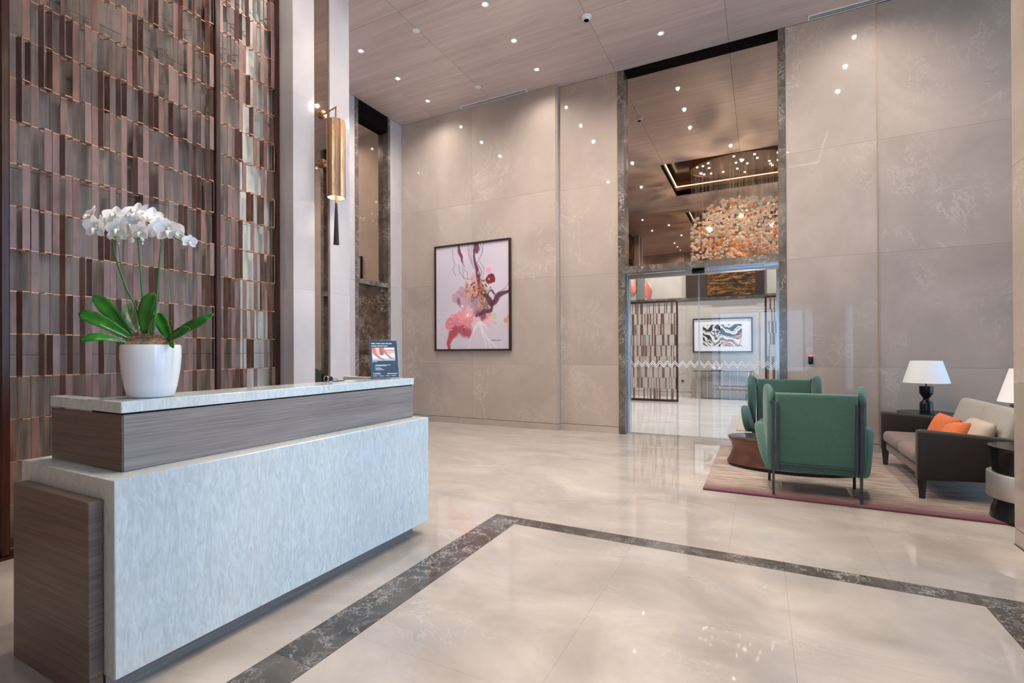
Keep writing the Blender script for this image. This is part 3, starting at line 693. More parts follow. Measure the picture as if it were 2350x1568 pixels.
for (a, b, c, w, d0, d1, pale) in LV:
    leaf((Z2(*a, d0 * .3), Z2(*b, (d0 + d1) / 2), Z2(*c, d1)), w / 5.406 * K, M['paleleaf'] if pale else M['leaf'], .15 if pale else (.15 if c[0] > 1400 else .6))
ST = [[(336, 795), (328, 770), (305, 700), (286, 665), (268, 615), (258, 585), (252, 552)], [(322, 790), (318, 720), (312, 650), (308, 600), (304, 553)], [(352, 790), (362, 700), (366, 640), (369, 600), (374, 560), (372, 550)]]
DEP = [.0, .02, -.02]
ARCH = [[(252, 552), (250, 530), (258, 512), (275, 505), (240, 500)], [(304, 553), (300, 515), (290, 490), (310, 485), (350, 530)], [(372, 550), (368, 530), (380, 522), (410, 535), (440, 555)]]
for s_, dp, ar in zip(ST, DEP, ARCH):
    MB().tube([P(x, y, dp) for x, y in s_], [.0042] * (len(s_) - 2) + [.0036, .0032], 8).build('stem', M['stem'], pot, False, True)
    MB().tube([P(x, y, dp) for x, y in ar], .0022, 6).build('flower_spike', M['stem'], pot, False, True)
for s_ in ([(252, 552), (262, 620), (275, 700), (293, 755)], [(374, 560), (372, 620), (378, 690), (379, 745)]):
    MB().tube([P(x, y, .03) for x, y in s_], .0014, 6).build('stake', M['stem'], pot, False, True)
# flower: lip + column as the part, petals as its sub-parts
def petal_mesh(L, W, name, cup=.2, notch=0):
    n = 8; v = []; fa = []
    for i in range(n + 1):
        s = i / n; w = W * math.sin(math.pi * min(.97, (s * .9 + .06))) ** .7
        for k in (-1, -.5, 0, .5, 1):
            v.append((k * w / 2, -.012 * s - cup * w * .25 * (k * k) + .0035 * (1 - abs(k)), s * L * (1 - .05 * abs(k))))
    for i in range(n):
        for k in range(4): fa.append((i * 5 + k, i * 5 + k + 1, i * 5 + k + 6, i * 5 + k + 5))
    me = bpy.data.meshes.new(name); me.from_pydata(v, [], fa); me.materials.append(M['petal']); me.shade_smooth(); return me
pm_big = petal_mesh(.048, .054, 'petal', -.5); pm_sep = petal_mesh(.047, .032, 'petal', .3)
lm = MB(); lm.lathe([(.002, -.001), (.006, .004), (.007, .009), (.003, .014)], n=8); lm.tube([(0, -.004, -.002), (0, -.016, -.010), (0, -.02, -.02), (0, -.012, -.026)], [.006, .008, .006, .002], 6); lm.tube([(-.012, -.012, -.004), (0, -.008, -.008), (.012, -.012, -.004)], .004, 5)
lip = bpy.data.meshes.new('flower'); lip.from_pydata(lm.v, [], lm.f); lip.materials.append(M['lip']); lip.shade_smooth()
FLW = [(300, 385, 1, -.06, -30), (480, 610, 1.05, -.09, -5), (550, 320, 1, -.01, 10), (700, 330, .9, .03, 15), (800, 400, .85, -.03, 0), (900, 240, 1.1, .0, 5), (1160, 380, 1.0, -.01, 30), (850, 640, .95, -.09, 0), (960, 500, 1, -.05, 10), (1120, 530, 1, -.06, -15), (1270, 690, .85, -.1, -5), (1620, 640, 1.08, -.06, 12), (1380, 560, 1, -.02, 0), (1880, 790, .62, -.02, 40), (400, 500, .95, -.02, -25), (1010, 610, .95, -.05, 10), (640, 460, 1.0, -.02, 0), (1050, 300, 1.05, .03, 20), (740, 580, .85, -.04, -20), (430, 300, .9, .03, -20), (1500, 560, .9, .03, 10), (700, 230, .6, .05, 0), (560, 620, .8, .02, 0), (1300, 480, .85, .03, 0), (940, 360, .95, -.04, 0), (1150, 640, .7, -.02, 0)]
def Z1(x, y, d=0): return P(190 + x / 7.58, 450 + y / 7.58, d)
for (x, y, s_, d, yaw) in FLW:
    if y < 420: tilt = R.uniform(-38, -15)
    else: tilt = R.uniform(-12, 14)
    rot = Euler((math.radians(tilt), math.radians(R.uniform(-14, 14)), YAW + math.radians(yaw)), 'XYZ')
    s_ *= 1.1; fo = link_copy(lip, 'flower', pot, Z1(x, y, d), rot, (s_, s_, s_))
    for (pmx, ang, yo) in ((pm_sep, 0, .004), (pm_sep, 128, .004), (pm_sep, -128, .004), (pm_big, 72, -.001), (pm_big, -72, -.001)):
        link_copy(pmx, 'petal', fo, (0, yo, 0), (0, math.radians(ang), 0))
bd = MB(); bd.lathe([(.001, 0), (.008, .006), (.0105, .014), (.008, .023), (.002, .029)], n=10)
bdm = bpy.data.meshes.new('bud'); bdm.from_pydata(bd.v, [], bd.f); bdm.materials.append(M['bud']); bdm.shade_smooth()
for (x, y, s_) in ((615, 790, 1.15), (1010, 850, 1.05), (1180, 830, .8), (800, 790, .9), (1760, 760, .8), (770, 880, .35), (1180, 880, .4)):
    link_copy(bdm, 'bud', pot, Z1(x, y, -.06), (math.radians(10), math.radians(R.uniform(-25, 25)), 0), (s_, s_, s_))
for (a, b, c) in (((640, 650), (700, 740), (770, 870)), ((1060, 660), (1120, 760), (1180, 860)), ((1050, 770), (1120, 775), (1200, 760)), ((1640, 700), (1740, 770), (1840, 820)), ((660, 720), (700, 745), (740, 745))):
    MB().tube([Z1(*a, -.05), Z1(*b, -.06), Z1(*c, -.06)], .0017, 5).build('flower_stalk', M['stem'], pot, False, True)

# ================================================================== SCONCE
sn = thing('wall_sconce', 'ribbed brass cylinder wall sconce with a dark tassel, on the mirror strip', 'wall lamp', (-4.0, 3.775, 2.5))
SXM = XP - .02
c0 = (-4.0, 3.775)
mb = MB(); nr = 44; pr = []
for k in range(nr * 2):
    a = math.pi * k / nr; rr = .095 if k % 2 == 0 else .0915; pr.append((rr * math.cos(a), rr * math.sin(a)))
n = len(pr); vs = []; fs = []
for z in (2.985, 3.80): vs += [(c0[0] + a, c0[1] + b, z) for a, b in pr]
for z in (3.80, 2.985): vs += [(c0[0] + a * .93, c0[1] + b * .93, z - (.01 if z > 3 else 0)) for a, b in pr]
for q in range(3):
    fs += [(q * n + k, q * n + (k + 1) % n, (q + 1) * n + (k + 1) % n, (q + 1) * n + k) for k in range(n)]
fs += [(3 * n + k, 3 * n + (k + 1) % n, (k + 1) % n, k) for k in range(n)]; fs += [tuple(n + k for k in range(n))]
mk('shade', vs, fs, M['brass'], sn)
for (z, ) in ((3.93,), (3.40,)):
    MB().tube([(SXM, c0[1] + .02, z), (SXM + .03, c0[1] + .02, z)], .043, 24).build('wall_plate', M['brass'], sn, True, True)
    MB().tube([(SXM + .03, c0[1] + .02, z), (SXM + .042, c0[1] + .02, z)], .034, 24).build('wall_plate', M['brass'], sn, True, True)
MB().tube([(SXM + .03, c0[1] + .02, 3.93), (-4.0, c0[1], 3.95)], .008, 8).build('arm', M['brass'], sn, True, True)
MB().tube([(-4.0, c0[1], 3.958), (-4.0, c0[1], 3.79)], .010, 8).build('arm', M['brass'], sn, True, True)
MB().tube([(SXM + .03, c0[1] + .02, 3.40), (-4.09, c0[1], 3.40)], .008, 8).build('arm', M['brass'], sn, True, True)
MB().lathe([(.055, 3.03), (.06, 3.06)], (c0[0], c0[1], 0), 20).build('lamp_lens', M['lampdisc'], sn)
MB().lathe([(.012, 2.93), (.014, 2.99), (.01, 3.05)], (c0[0], c0[1], 0), 12).build('cord_end', M['brass'], sn, True, True)
MB().lathe([(.030, 2.49), (.028, 2.52), (.018, 2.78), (.012, 2.93)], (c0[0], c0[1], 0), 14).build('tassel', plain('dark plum tassel', S((34, 20, 30)), .8), sn, True, True)
def spot(name, parent, loc, w, ang, col=LAMP_COL, soft=.022, blend=1.0):
    l = bpy.data.lights.new(name, 'SPOT'); l.energy = w; l.spot_size = math.radians(ang); l.spot_blend = blend; l.color = col; l.shadow_soft_size = soft
    o = bpy.data.objects.new(name, l); COL.objects.link(o); o.parent = parent; o.location = Vector(loc) - wpos(parent); return o
spot('sconce_bulb', sn, (c0[0], c0[1], 3.02), 25, 110, (1, .8, .6), .03)

# ================================================================== CEILING FITTINGS
rowsn = {5.53: 'third row from the far wall', 6.37: 'second row from the far wall', 7.19: 'row nearest the far wall'}
colsn = {-5.34: 'over the left alcove', -3.18: 'left of the glass door', -1.24: 'in front of the glass door', 1.24: 'over the lounge'}
ring = MB(); ring.lathe([(.030, -.001), (.046, -.006), (.052, -.004), (.052, 0)], n=24, caps=False)
disc = MB(); disc.lathe([(.030, -.002), (.030, -.0012)], n=24)
def asmesh(mb, name, mat): me = bpy.data.meshes.new(name); me.from_pydata(mb.v, [], mb.f); me.materials.append(mat); return me
ringm, discm = asmesh(ring, 'trim_ring', M['white']), asmesh(disc, 'lens', M['lampdisc'])
def downlight(x, y, label, w=SPOT_W, z=ZC, ang=158):
    t = thing('downlight', label, 'ceiling light', (x, y, z), group='recessed ceiling downlights')
    link_copy(ringm, 'trim_ring', t, (0, 0, 0)); link_copy(discm, 'lens', t, (0, 0, 0))
    spot('downlight_beam', t, (x, y, z - .02), w, ang)
for x in colsn:
    for y in rowsn: downlight(x, y, f'small round recessed downlight, {rowsn[y]}, {colsn[x]}', 75 if y > 7 else SPOT_W)
downlight(-.55, 4.2, 'recessed downlight beside the chandelier coffer, right one of two in the door mirror')
downlight(-2.72, 4.2, 'recessed downlight beside the chandelier coffer, left one of two in the door mirror')
downlight(-2.9, 2.35, 'recessed downlight above the front of the reception desk', 60); downlight(-3.6, 1.2, 'recessed downlight above the left end of the reception desk', 90)
downlight(-3.6, 2.9, 'recessed downlight above the screen end of the reception desk', 90)
for (x, y) in ((-2.6, 9.6), (-.4, 9.6), (-2.6, 13.9), (-.4, 13.9)): downlight(x, y, 'recessed downlight of the room behind the glass door, ' + ('near the door ' if y < 10 else 'near its far wall ') + ('left' if x < -1 else 'right'), 560, 5.6)  # unseen lamps added to brighten the far room
def detector(x, y, label, smoke):
    t = thing('smoke_detector' if smoke else 'ceiling_speaker', label, 'smoke detector' if smoke else 'ceiling disc', (x, y, ZC))
    if smoke:
        MB().lathe([(.03, -.05), (.045, -.045), (.05, -.02)], n=20).build('sensor_head', M['white'], t, False, True)
        MB().lathe([(.05, -.022), (.068, -.018), (.072, 0)], n=24).build('base', M['white'], t, False, True)
        MB().lathe([(.034, -.052), (.036, -.049)], n=16).build('slot', M['dark'], t, False)
    else:
        MB().lathe([(.046, -.006), (.052, -.004), (.053, 0)], n=24).build('cover', M['white'], t, False, True)
detector(-2.077, 6.37, 'white round smoke detector on the ceiling joint left of the door', True)
detector(-4.31, 5.54, 'flat white ceiling disc on the joint above the sconce', False)
detector(-4.29, 7.21, 'flat white ceiling disc near the slot vent above the painting', False)
def vent(x0, x1, y0, y1, label):
    t = thing('slot_vent', label, 'air vent', ((x0 + x1) / 2, (y0 + y1) / 2, ZC))
    for a in ((x0, x1, y0, y0 + .018), (x0, x1, y1 - .018, y1), (x0, x0 + .018, y0 + .018, y1 - .018), (x1 - .018, x1, y0 + .018, y1 - .018)): box('frame', *a, ZC - .008, ZC, M['white'], t)
    box('slot_back', x0 + .018, x1 - .018, y0 + .018, y1 - .018, ZC - .002, ZC, M['dark'], t)
    for k in range(2):
        yy = y0 + .018 + (y1 - y0 - .036) * (k + 1) / 3; box('slat', x0 + .018, x1 - .018, yy - .006, yy + .006, ZC - .007, ZC - .002, M['slatgrey'], t)
vent(-4.95, -3.59, 7.63, 7.73, 'long white slot vent in the ceiling above the painting')
vent(.61, 2.2, 7.735, 7.845, 'long white slot vent in the ceiling above the lounge wall')

# ================================================================== CHANDELIER
ch = thing('chandelier', 'oval chandelier of pearl and amber glass balls on fine wires, seen in the door mirror', 'chandelier', (-.40, 2.3, ZC + .5))
CC = Vector((-.40, 2.3, 0))
mb = MB(); mb.lathe([(1.0, ZC + .22), (1.0, ZC + .3)], (CC.x, CC.y, 0), 48, 1.22, .84); mb.build('canopy', plain('mirror steel canopy', (.35, .28, .22), .12, .9), ch)
mb = MB(); mb.lathe([(1.02, ZC + .18), (1.02, ZC + .31), (1.0, ZC + .31), (1.0, ZC + .18)], (CC.x, CC.y, 0), 48, 1.22, .84, False); mb.build('canopy_ring', M['gold'], ch)
rn = random.Random(11); spl = MB(); spl.lathe([(.022, -.012), (.024, 0)], n=10); splm = asmesh(spl, 'spot_lens', M['spark'])
for i in range(26):
    for _ in range(50):
        a, b = rn.uniform(-1, 1), rn.uniform(-1, 1)
        if a * a + b * b < .85: break
    link_copy(splm, 'spot_lens', ch, Vector((a * 1.2, b * .82, ZC + .22 - ch.location.z)))
for (a, b) in ((-.7, 0), (0, .3), (.7, 0), (0, -.3)): spot('chandelier_beam', ch, (CC.x + a, CC.y + b, ZC + .16), 420, 90, (1, .86, .70), .05)
for (a, b, z) in ((-.75, .1, 4.5), (0, .3, 4.7), (.7, 0, 4.45), (-.1, -.25, 4.2)):  # unseen point lights added inside the cluster so the balls glow
    l = bpy.data.lights.new('chandelier_bulb', 'POINT'); l.energy = 150; l.color = (1, .84, .64); l.shadow_soft_size = .03
    o = bpy.data.objects.new('chandelier_bulb', l); COL.objects.link(o); o.parent = ch; o.location = Vector((CC.x + a, CC.y + b, z)) - ch.location
def ico(sub, rad):
    bm = bmesh.new(); bmesh.ops.create_icosphere(bm, subdivisions=sub, radius=rad)
    for v in bm.verts: v.co.z *= .82
    m2 = MB(); m2.bm(bm); return m2
b_p = asmesh(ico(2, .048), 'glass_ball', M['pearl']); b_p.shade_smooth(); b_a = asmesh(ico(2, .046), 'glass_ball', M['amber']); b_a.shade_smooth()
pts = []
while len(pts) < 900:
    a, b = rn.uniform(-1, 1), rn.uniform(-1, 1); q = a * a + b * b
    if q > 1: continue
    zt = 4.55 + .72 * math.sqrt(max(0, 1 - q * .98)); zb = 3.70 + .05 * rn.random()
    z = rn.uniform(zb, zt); p = Vector((CC.x + a * 1.22, CC.y + b * .78, z))
    # prefer the shell nearest the mirror (largest Y) for the individual balls
    pts.append((p, q))
pts.sort(key=lambda t_: -(t_[0].y + .6 * (t_[1])))
wr_ = MB(); rest = {0: MB(), 1: MB()}
ip, ia = ico(1, .048), ico(1, .046)
for i, (p, q) in enumerate(pts):
    amb = rn.random() < (.34 if p.z < 4.2 else .10)
    if i < 300: link_copy(b_a if amb else b_p, 'glass_ball', ch, p - ch.location)
    else:
        s_ = ia if amb else ip; rest[int(amb)].add([Vector(v) + p for v in s_.v], s_.f)
    if i % 2 == 0: wr_.tube([p, (p.x, p.y, ZC + .22)], .0012, 3, False)
for k in (0, 1):
    o = rest[k].build('glass_ball_mass', M['amber'] if k else M['pearl'], ch, True, True, 180); o['kind'] = 'stuff'
o = wr_.build('wires', M['wire'], ch); o['kind'] = 'stuff'

# ================================================================== ARTWORKS
pa = thing('framed_painting', 'large abstract painting in pink, plum and orange in a thin dark frame', 'painting', (-4.75, YL, 1.36))
fx0, fx1, fz0, fz1, fw = -5.567, -3.93, 1.362, 3.364, .032
for a in ((fx0, fx1, fz0, fz0 + fw), (fx0, fx1, fz1 - fw, fz1), (fx0, fx0 + fw, fz0 + fw, fz1 - fw), (fx1 - fw, fx1, fz0 + fw, fz1 - fw)): box('frame_bar', a[0], a[1], YL - .055, YL - .002, a[2], a[3], M['frame'], pa)
box('back_board', fx0 + fw, fx1 - fw, YL - .03, YL - .004, fz0 + fw, fz1 - fw, M['white'], pa)
cv = Canvas(230, 186, (202, 192, 203), 5)
def Q(x, y): return ((x - 70) / 925, (y - (170 - .119 * (x - 68))) / (1470 - (170 - .119 * (x - 68))))
def bl(x, y, rx, ry, *a, **k): cv.blob(*Q(x, y), rx / 925, ry / 1340, *a, **k)
def stq(p, w, col, al=1, warp=.02): cv.stroke([(*Q(a[0], a[1]), (a[2] if len(a) > 2 else w) / 925) for a in p], w / 925, col, al, warp)
pink, dpink, mauve, plum, ora, ochre = (204, 128, 138), (160, 78, 90), (160, 130, 142), (98, 60, 76), (206, 144, 100), (146, 118, 78)
bl(700, 1090, 130, 110, (226, 170, 178), .75, .5, .3); bl(600, 1290, 35, 50, (232, 184, 192), .8, .3, .4)
bl(430, 240, 50, 90, (226, 190, 200), .7, .3, .5)
bl(590, 700, 95, 150, (150, 112, 104), .9, .7, .35, -.3, (196, 156, 150)); bl(490, 880, 165, 215, mauve, .95, .4, .12, 0, (196, 156, 170)); bl(370, 880, 30, 90, plum, .6, .3, .7)
bl(400, 1140, 205, 150, pink, 1, .35, .08, 0, (232, 146, 152)); bl(420, 1230, 150, 90, dpink, .9, .5, .5); bl(330, 1190, 22, 60, (140, 40, 60), .7, .3, .8); bl(430, 1200, 25, 60, (140, 40, 60), .5, .3, .8)
bl(480, 1010, 70, 100, (230, 176, 186), .7, .5, .6)
stq([(300, 1260, 60), (250, 1340, 34), (228, 1400, 24), (240, 1470, 18)], 30, (176, 74, 84), .95)
bl(555, 560, 50, 90, (214, 158, 170), .9, .5, .3); bl(475, 650, 28, 80, ora, .9, .3, .4); bl(540, 750, 50, 45, ora, .9, .4, .4); bl(630, 890, 28, 35, ora, .9, .2, .3)
bl(680, 820, 100, 140, (132, 104, 92), .95, .6, .4, -.5, (178, 140, 110)); bl(690, 830, 60, 70, ochre, .8, .6, .5); bl(640, 990, 80, 90, (120, 72, 84), .85, .6, .5, .5, (190, 150, 150)); bl(740, 1000, 50, 60, (196, 140, 80), .7, .6, .5)
stq([(365, 110, 16), (375, 200, 22), (400, 280, 20), (408, 360, 5)], 18, plum, .9, .03); stq([(590, 100, 26), (600, 180, 38), (610, 215, 20)], 20, plum, .9, .03)
stq([(572, 200, 12), (580, 320, 14), (595, 420, 20), (610, 520, 26), (620, 650, 18)], 14, (104, 56, 74), .95, .03)
for p in ([(490, 100), (500, 260), (540, 380), (590, 440)], [(520, 100), (510, 250), (550, 370)], [(545, 110), (530, 250), (560, 420)], [(640, 100), (680, 200), (640, 300), (600, 360)], [(690, 100), (660, 260), (610, 350)], [(640, 330), (690, 420), (680, 520), (650, 630)], [(620, 380), (660, 470), (640, 530)], [(600, 350), (650, 420), (655, 520)], [(290, 180), (290, 300), (325, 380), (290, 440), (330, 520)], [(370, 380), (380, 480), (440, 550), (510, 570)], [(430, 330), (420, 470), (440, 560)], [(408, 360), (450, 400), (440, 420)], [(440, 440), (480, 480), (490, 560)], [(990, 610), (940, 680), (880, 730)], [(960, 680), (880, 740)]):
    stq(p, 3.2, (110, 88, 96), .6, .012)
stq([(650, 690, 14), (720, 800, 26), (780, 880, 34), (830, 880, 30), (860, 800, 34), (900, 760, 28), (990, 700, 10)], 20, (88, 56, 66), .95, .03)
stq([(730, 800, 8), (750, 740, 9), (790, 715, 10), (820, 760, 12)], 8, (96, 62, 72), .9); stq([(800, 900, 30), (780, 960, 24), (690, 960, 26), (600, 1040, 16)], 20, (84, 44, 58), .85, .05)
for i in range(70):
    x, y = R.gauss(620, 75), R.gauss(690, 95); stq([(x, y), (x + R.uniform(-40, 40), y + R.uniform(10, 50))], R.uniform(3, 8), R.choice([(70, 46, 50), (200, 120, 70), (150, 110, 70), (210, 180, 170), (110, 64, 70)]), .8, .03)
bl(770, 560, 58, 62, (126, 48, 58), 1, .25, .1, 0, (90, 36, 48)); bl(755, 560, 10, 14, (200, 150, 90)); bl(745, 450, 36, 42, (222, 160, 168), .95, .3, .15)
bl(950, 1100, 28, 36, ora, .95, .2, .15); bl(985, 1055, 22, 24, ora, .9, .2, .2); bl(820, 1040, 25, 40, (190, 190, 150), .7); bl(905, 1165, 28, 28, (196, 200, 170), .7); bl(825, 1130, 16, 26, (180, 190, 150), .6)
for p in ([(640, 1130, 22), (670, 1230, 12), (740, 1350, 9), (840, 1460, 7)], [(660, 1220, 8), (690, 1330, 6), (710, 1460, 5)], [(620, 1140, 16), (520, 1310, 6), (490, 1470, 6)], [(660, 1130, 10), (720, 1200, 6), (740, 1230, 4)], [(720, 1320, 6), (770, 1460, 5)]): stq(p, 8, (230, 224, 230), .6, .02)
for i in range(60):
    x, y = (R.uniform(80, 280), R.uniform(990, 1260)) if i < 22 else (R.uniform(270, 760), R.uniform(900, 1250)); bl(x, y, R.uniform(3, 8), R.uniform(3, 8), (244, 236, 240), .95, 0, .4)
bl(483, 1035, 14, 18, (250, 246, 240)); bl(415, 920, 10, 14, (250, 240, 240))
stq([(782, 1352), (795, 1365), (800, 1350), (815, 1366), (825, 1352), (850, 1362), (895, 1352)], 3, (70, 60, 60), .8, 0)
paint_plane('canvas', cv, (fx0 + fw, YL - .034, fz1 - fw), (fx1 - fx0 - 2 * fw, 0, 0), (0, 0, -(fz1 - fz0 - 2 * fw)), M['paint'], pa)
# picture behind the glass door
pb = thing('framed_picture', 'wide black framed marbled ink print above the console, behind the glass', 'picture', (-.94, 14.86, 1.29))
a0, a1, b0, b1 = -1.707, -.175, 1.295, 2.255
for a in ((a0, a1, b0, b0 + .03), (a0, a1, b1 - .03, b1), (a0, a0 + .03, b0 + .03, b1 - .03), (a1 - .03, a1, b0 + .03, b1 - .03)): box('frame_bar', a[0], a[1], 14.81, 14.862, a[2], a[3], M['black'], pb)
box('mount', a0 + .03, a1 - .03, 14.83, 14.86, b0 + .03, b1 - .03, M['mat'], pb)
cv = Canvas(80, 130, (225, 222, 214), 21)
wx = fbm(80, 130, 3, 5) - .5; wy = fbm(80, 130, 4, 9) - .5
ph = (cv.y * 1.6 - cv.x * .7 + wx * 1.5 + wy * .8) * 9
cv.put(np.clip((np.sin(ph) - .25) * 3, 0, 1) * np.clip((.75 - cv.y + wx) * 4, 0, 1), (42, 44, 46)); cv.put(np.clip((np.sin(ph * 2.3 + wy * 6) - .7) * 4, 0, 1), (70, 68, 66))
cv.blob(.62, .82, .35, .18, (228, 150, 112), .8, .5, .6); cv.blob(.93, .45, .14, .2, (226, 130, 96), .8, .5, .6); cv.put(np.clip((np.sin(ph * 1.7 + 1.3) - .6) * 4, 0, 1), (36, 38, 40)); cv.put(np.clip((np.sin(ph * 1.1 + 3) - .7) * 4, 0, 1) * .9, (235, 232, 226))
paint_plane('print', cv, (-1.44, 14.826, 2.075), (1.0, 0, 0), (0, 0, -.61), M['paint'], pb)
# gold panel art high on the far room wall, and two oval wall ornaments
ga = thing('gold_wall_panel', 'dark gold flecked wall panel high above the picture, behind the glass', 'wall art', (-.8, 14.88, 2.88))
box('side_panel', -1.88, -1.32, 14.80, 14.899, 2.88, 5.2, M['walnut'], ga); box('art_panel', -1.315, -.1, 14.78, 14.899, 2.88, 5.2, M['goldart'], ga); box('side_panel', -.095, .12, 14.80, 14.899, 2.88, 5.2, M['walnut'], ga)
for (x, z, lab) in ((-3.42, 3.35, 'oval orange and white wall ornament nearest the door jamb, behind the glass'), (-2.98, 3.10, 'oval plum and white wall ornament beside the grey strip, behind the glass')):
    o = thing('oval_ornament', lab, 'wall ornament', (x, 14.86, z - .3))
    MB().tube([(x, 14.85, z), (x, 14.879, z)], .13, 28).build('plaque', M['paint'], o, True, True)
    ob = o.children[0]
    for v in ob.data.vertices: v.co.z = v.co.z * 2.3 - .17
    at = ob.data.color_attributes.new('paint', 'FLOAT_COLOR', 'POINT')
    for i_, v in enumerate(ob.data.vertices): at.data[i_].color = (*R.choice([S((230, 170, 140)), S((235, 225, 220)), S((150, 100, 110)), S((226, 130, 90))]), 1)
struct(box('wall_far_room_strip', -3.28, -3.06, 14.80, 14.879, 2.88, 5.6, plain('dark grey panel', S((120, 118, 114)), .4)))
# console behind the door
cn = thing('console_table', 'slim bronze framed console table below the marbled print, behind the glass', 'console table', (-.92, 14.6, 0))
for x in (-1.655, -.185): MB().tube([(x, 14.45, .77), (x, 14.45, .55), (x + (.08 if x < -1 else -.08), 14.45, .42), (x + (.08 if x < -1 else -.08), 14.45, 0)], .014, 6).build('leg', M['brass'], cn)
for x in (-1.555, -.285): MB().tube([(x, 14.45, .77), (x, 14.45, 0)], .014, 6).build('leg', M['brass'], cn)
for x in (-1.655, -.185): MB().tube([(x, 14.8, .77), (x, 14.8, 0)], .014, 6).build('leg', M['brass'], cn)
for i in range(5): MB().tube([(-1.3 + i * .19, 14.45, .77), (-1.3 + i * .19, 14.45, .0)], .005, 5).build('rod', M['brass'], cn)
box('top', -1.67, -.17, 14.42, 14.84, .77, .79, M['tabletop'], cn); box('back_panel', -1.45, -.35, 14.70, 14.72, .02, .62, plain('grey console panel', S((150, 144, 138)), .4), cn)
tr = thing('tray', 'small dark tray with two glass pieces on the console behind the door', 'tray', (-1.06, 14.6, .79))
rbox('tray_body', -1.2, -.93, 14.5, 14.7, .7905, .815, .006, M['dmarble'], tr)
for x in (-1.13, -1.0): MB().lathe([(.03, .816), (.035, .86), (.02, .9)], (x, 14.6, 0), 14).build('glass_piece', M['ceramic'], tr, True, True)
ot = thing('floor_outlet', 'small steel socket plate low on the wall left of the console', 'socket', (-2.0, 14.87, .4)); box('plate', -2.04, -1.95, 14.868, 14.879, .42, .51, M['steel'], ot); box('socket', -2.02, -1.97, 14.865, 14.868, .44, .49, M['blackm'], ot)
r2_ = rbox('far_rug', -.36, 1.9, 9.0, 12.2, .0, .012, .004, M['beigefab'], None); tag(r2_, 'pale grey rug edge beyond the glass door, left of the green chair', 'rug')
# access reader on the wall
ar = thing('access_reader', 'small black card reader with a red light on the beige wall', 'card reader', (.62, YW, 1.15))
rbox('body', .595, .653, YW - .025, YW, 1.155, 1.265, .006, M['black'], ar); rbox('indicator', .600, .648, YW - .028, YW - .004, 1.256, 1.27, .003, M['red'], ar)

# ================================================================== LOUNGE
rg = rbox('area_rug', -.50, 3.0, 5.05, 7.45, .0005, .018, .005, M['rug'], None); tag(rg, 'beige and grey streaked rug with a plum front edge under the lounge seats', 'rug')
RZ = .018
def armchair(label, x, y, rz):
    t = thing('wing_armchair', label, 'armchair', (x, y, RZ + .0006), rz, 'green wing armchairs')
    def B(mb, name, mat, ang=50): return mb.build(name, mat, t, False, True, ang)
    back = Matrix.Translation((0, -.215, .24)) @ Matrix.Rotation(math.radians(4), 4, 'X')
    B(MB().pad([(-.312, 0), (.312, 0), (.318, .70), (-.318, .70)], .10, .032, back), 'backrest', M['green'])
    B(MB().tube([Vector(p) for p in ((-.29, -.30, .925), (.29, -.30, .925))], .006, 6), 'piping', M['green'])
    for s_ in (-1, 1):
        Mw = Matrix.Translation((s_ * .350, -.235, 0)) @ Matrix.Rotation(-s_ * math.radians(7), 4, 'Z') @ Matrix.Rotation(math.radians(90), 4, 'Z')
        B(MB().pad([(.0, .24), (.10, .36), (.24, .50), (.30, .62), (.31, .84), (.27, .975), (.21, 1.005), (.12, .985), (.02, .93), (-.02, .87)], .066, .030, Mw), 'wing', M['green'])
        B(MB().tube([(s_ * .345, -.265, .86), (s_ * .338, -.272, .915), (s_ * .33, -.268, .955)], [.016, .026, .014], 8), 'corner_tuck', M['green'])
        Ma = Matrix.Translation((s_ * .335, -.10, 0)) @ Matrix.Rotation(-s_ * math.radians(5), 4, 'Z') @ Matrix.Rotation(math.radians(90), 4, 'Z') @ Matrix.Rotation(s_ * math.radians(9), 4, 'X')
        B(MB().pad([(-.14, .22), (.02, .24), (.30, .28), (.38, .36), (.40, .48), (.36, .58), (.27, .62), (.14, .60), (.0, .48), (-.12, .34)], .088, .040, Ma), 'armrest', M['green'])
        ob = MB().box(-.010, .010, -.013, .013, 0, .87).build('rear_post', M['blackm'], t, False); ob.location = (s_ * .334, -.284, .0); ob.rotation_euler = (math.radians(3), 0, 0)
        ob = MB().box(-.010, .010, -.012, .012, 0, .62).build('back_bar', M['blackm'], t, False); ob.location = (s_ * .299, -.290, .235); ob.rotation_euler = (math.radians(3), 0, 0)
        B(MB().tube([(s_ * .36, .25, 0), (s_ * .355, .22, .3)], .013, 10), 'leg', M['blackm'])
        B(MB().tube([(s_ * .32, -.25, .225), (s_ * .355, .22, .235)], .011, 8), 'side_rail', M['blackm'])
    B(MB().tube([(-.30, -.282, .285), (.30, -.282, .285)], .008, 8), 'back_rail', M['blackm'])
    B(MB().rbox(-.31, .31, -.26, .30, .215, .275, .025), 'seat_base', M['green'])
    B(MB().rbox(-.30, .30, -.16, .33, .275, .43, .05), 'seat_cushion', M['green'])
    return t
armchair('green wing armchair seen from behind, nearest the camera', .44, 5.40, math.radians(0))
armchair('green wing armchair facing the camera, farther away beside the glass door', .27, 7.22, math.radians(180))
# coffee table
ct = thing('coffee_table', 'low oval bronze coffee table with waisted sides and dark top', 'coffee table', (.30, 6.32, RZ))
pr = [(.60, .026), (.655, .032), (.655, .045), (.63, .09), (.605, .15), (.595, .20), (.61, .26), (.64, .315)]
MB().lathe(pr, (0, 0, 0), 64, 1.0, .55).build('body', M['bronze'], ct, False, True, 50)
MB().lathe([(.638, .3155), (.645, .318), (.645, .328), (.638, .332)], (0, 0, 0), 64, 1.0, .55).build('top', M['tabletop'], ct, False, True)
MB().lathe([(.64, 0), (.64, .0255)], (0, 0, 0), 64, 1.0, .55).build('foot', M['black'], ct, False)
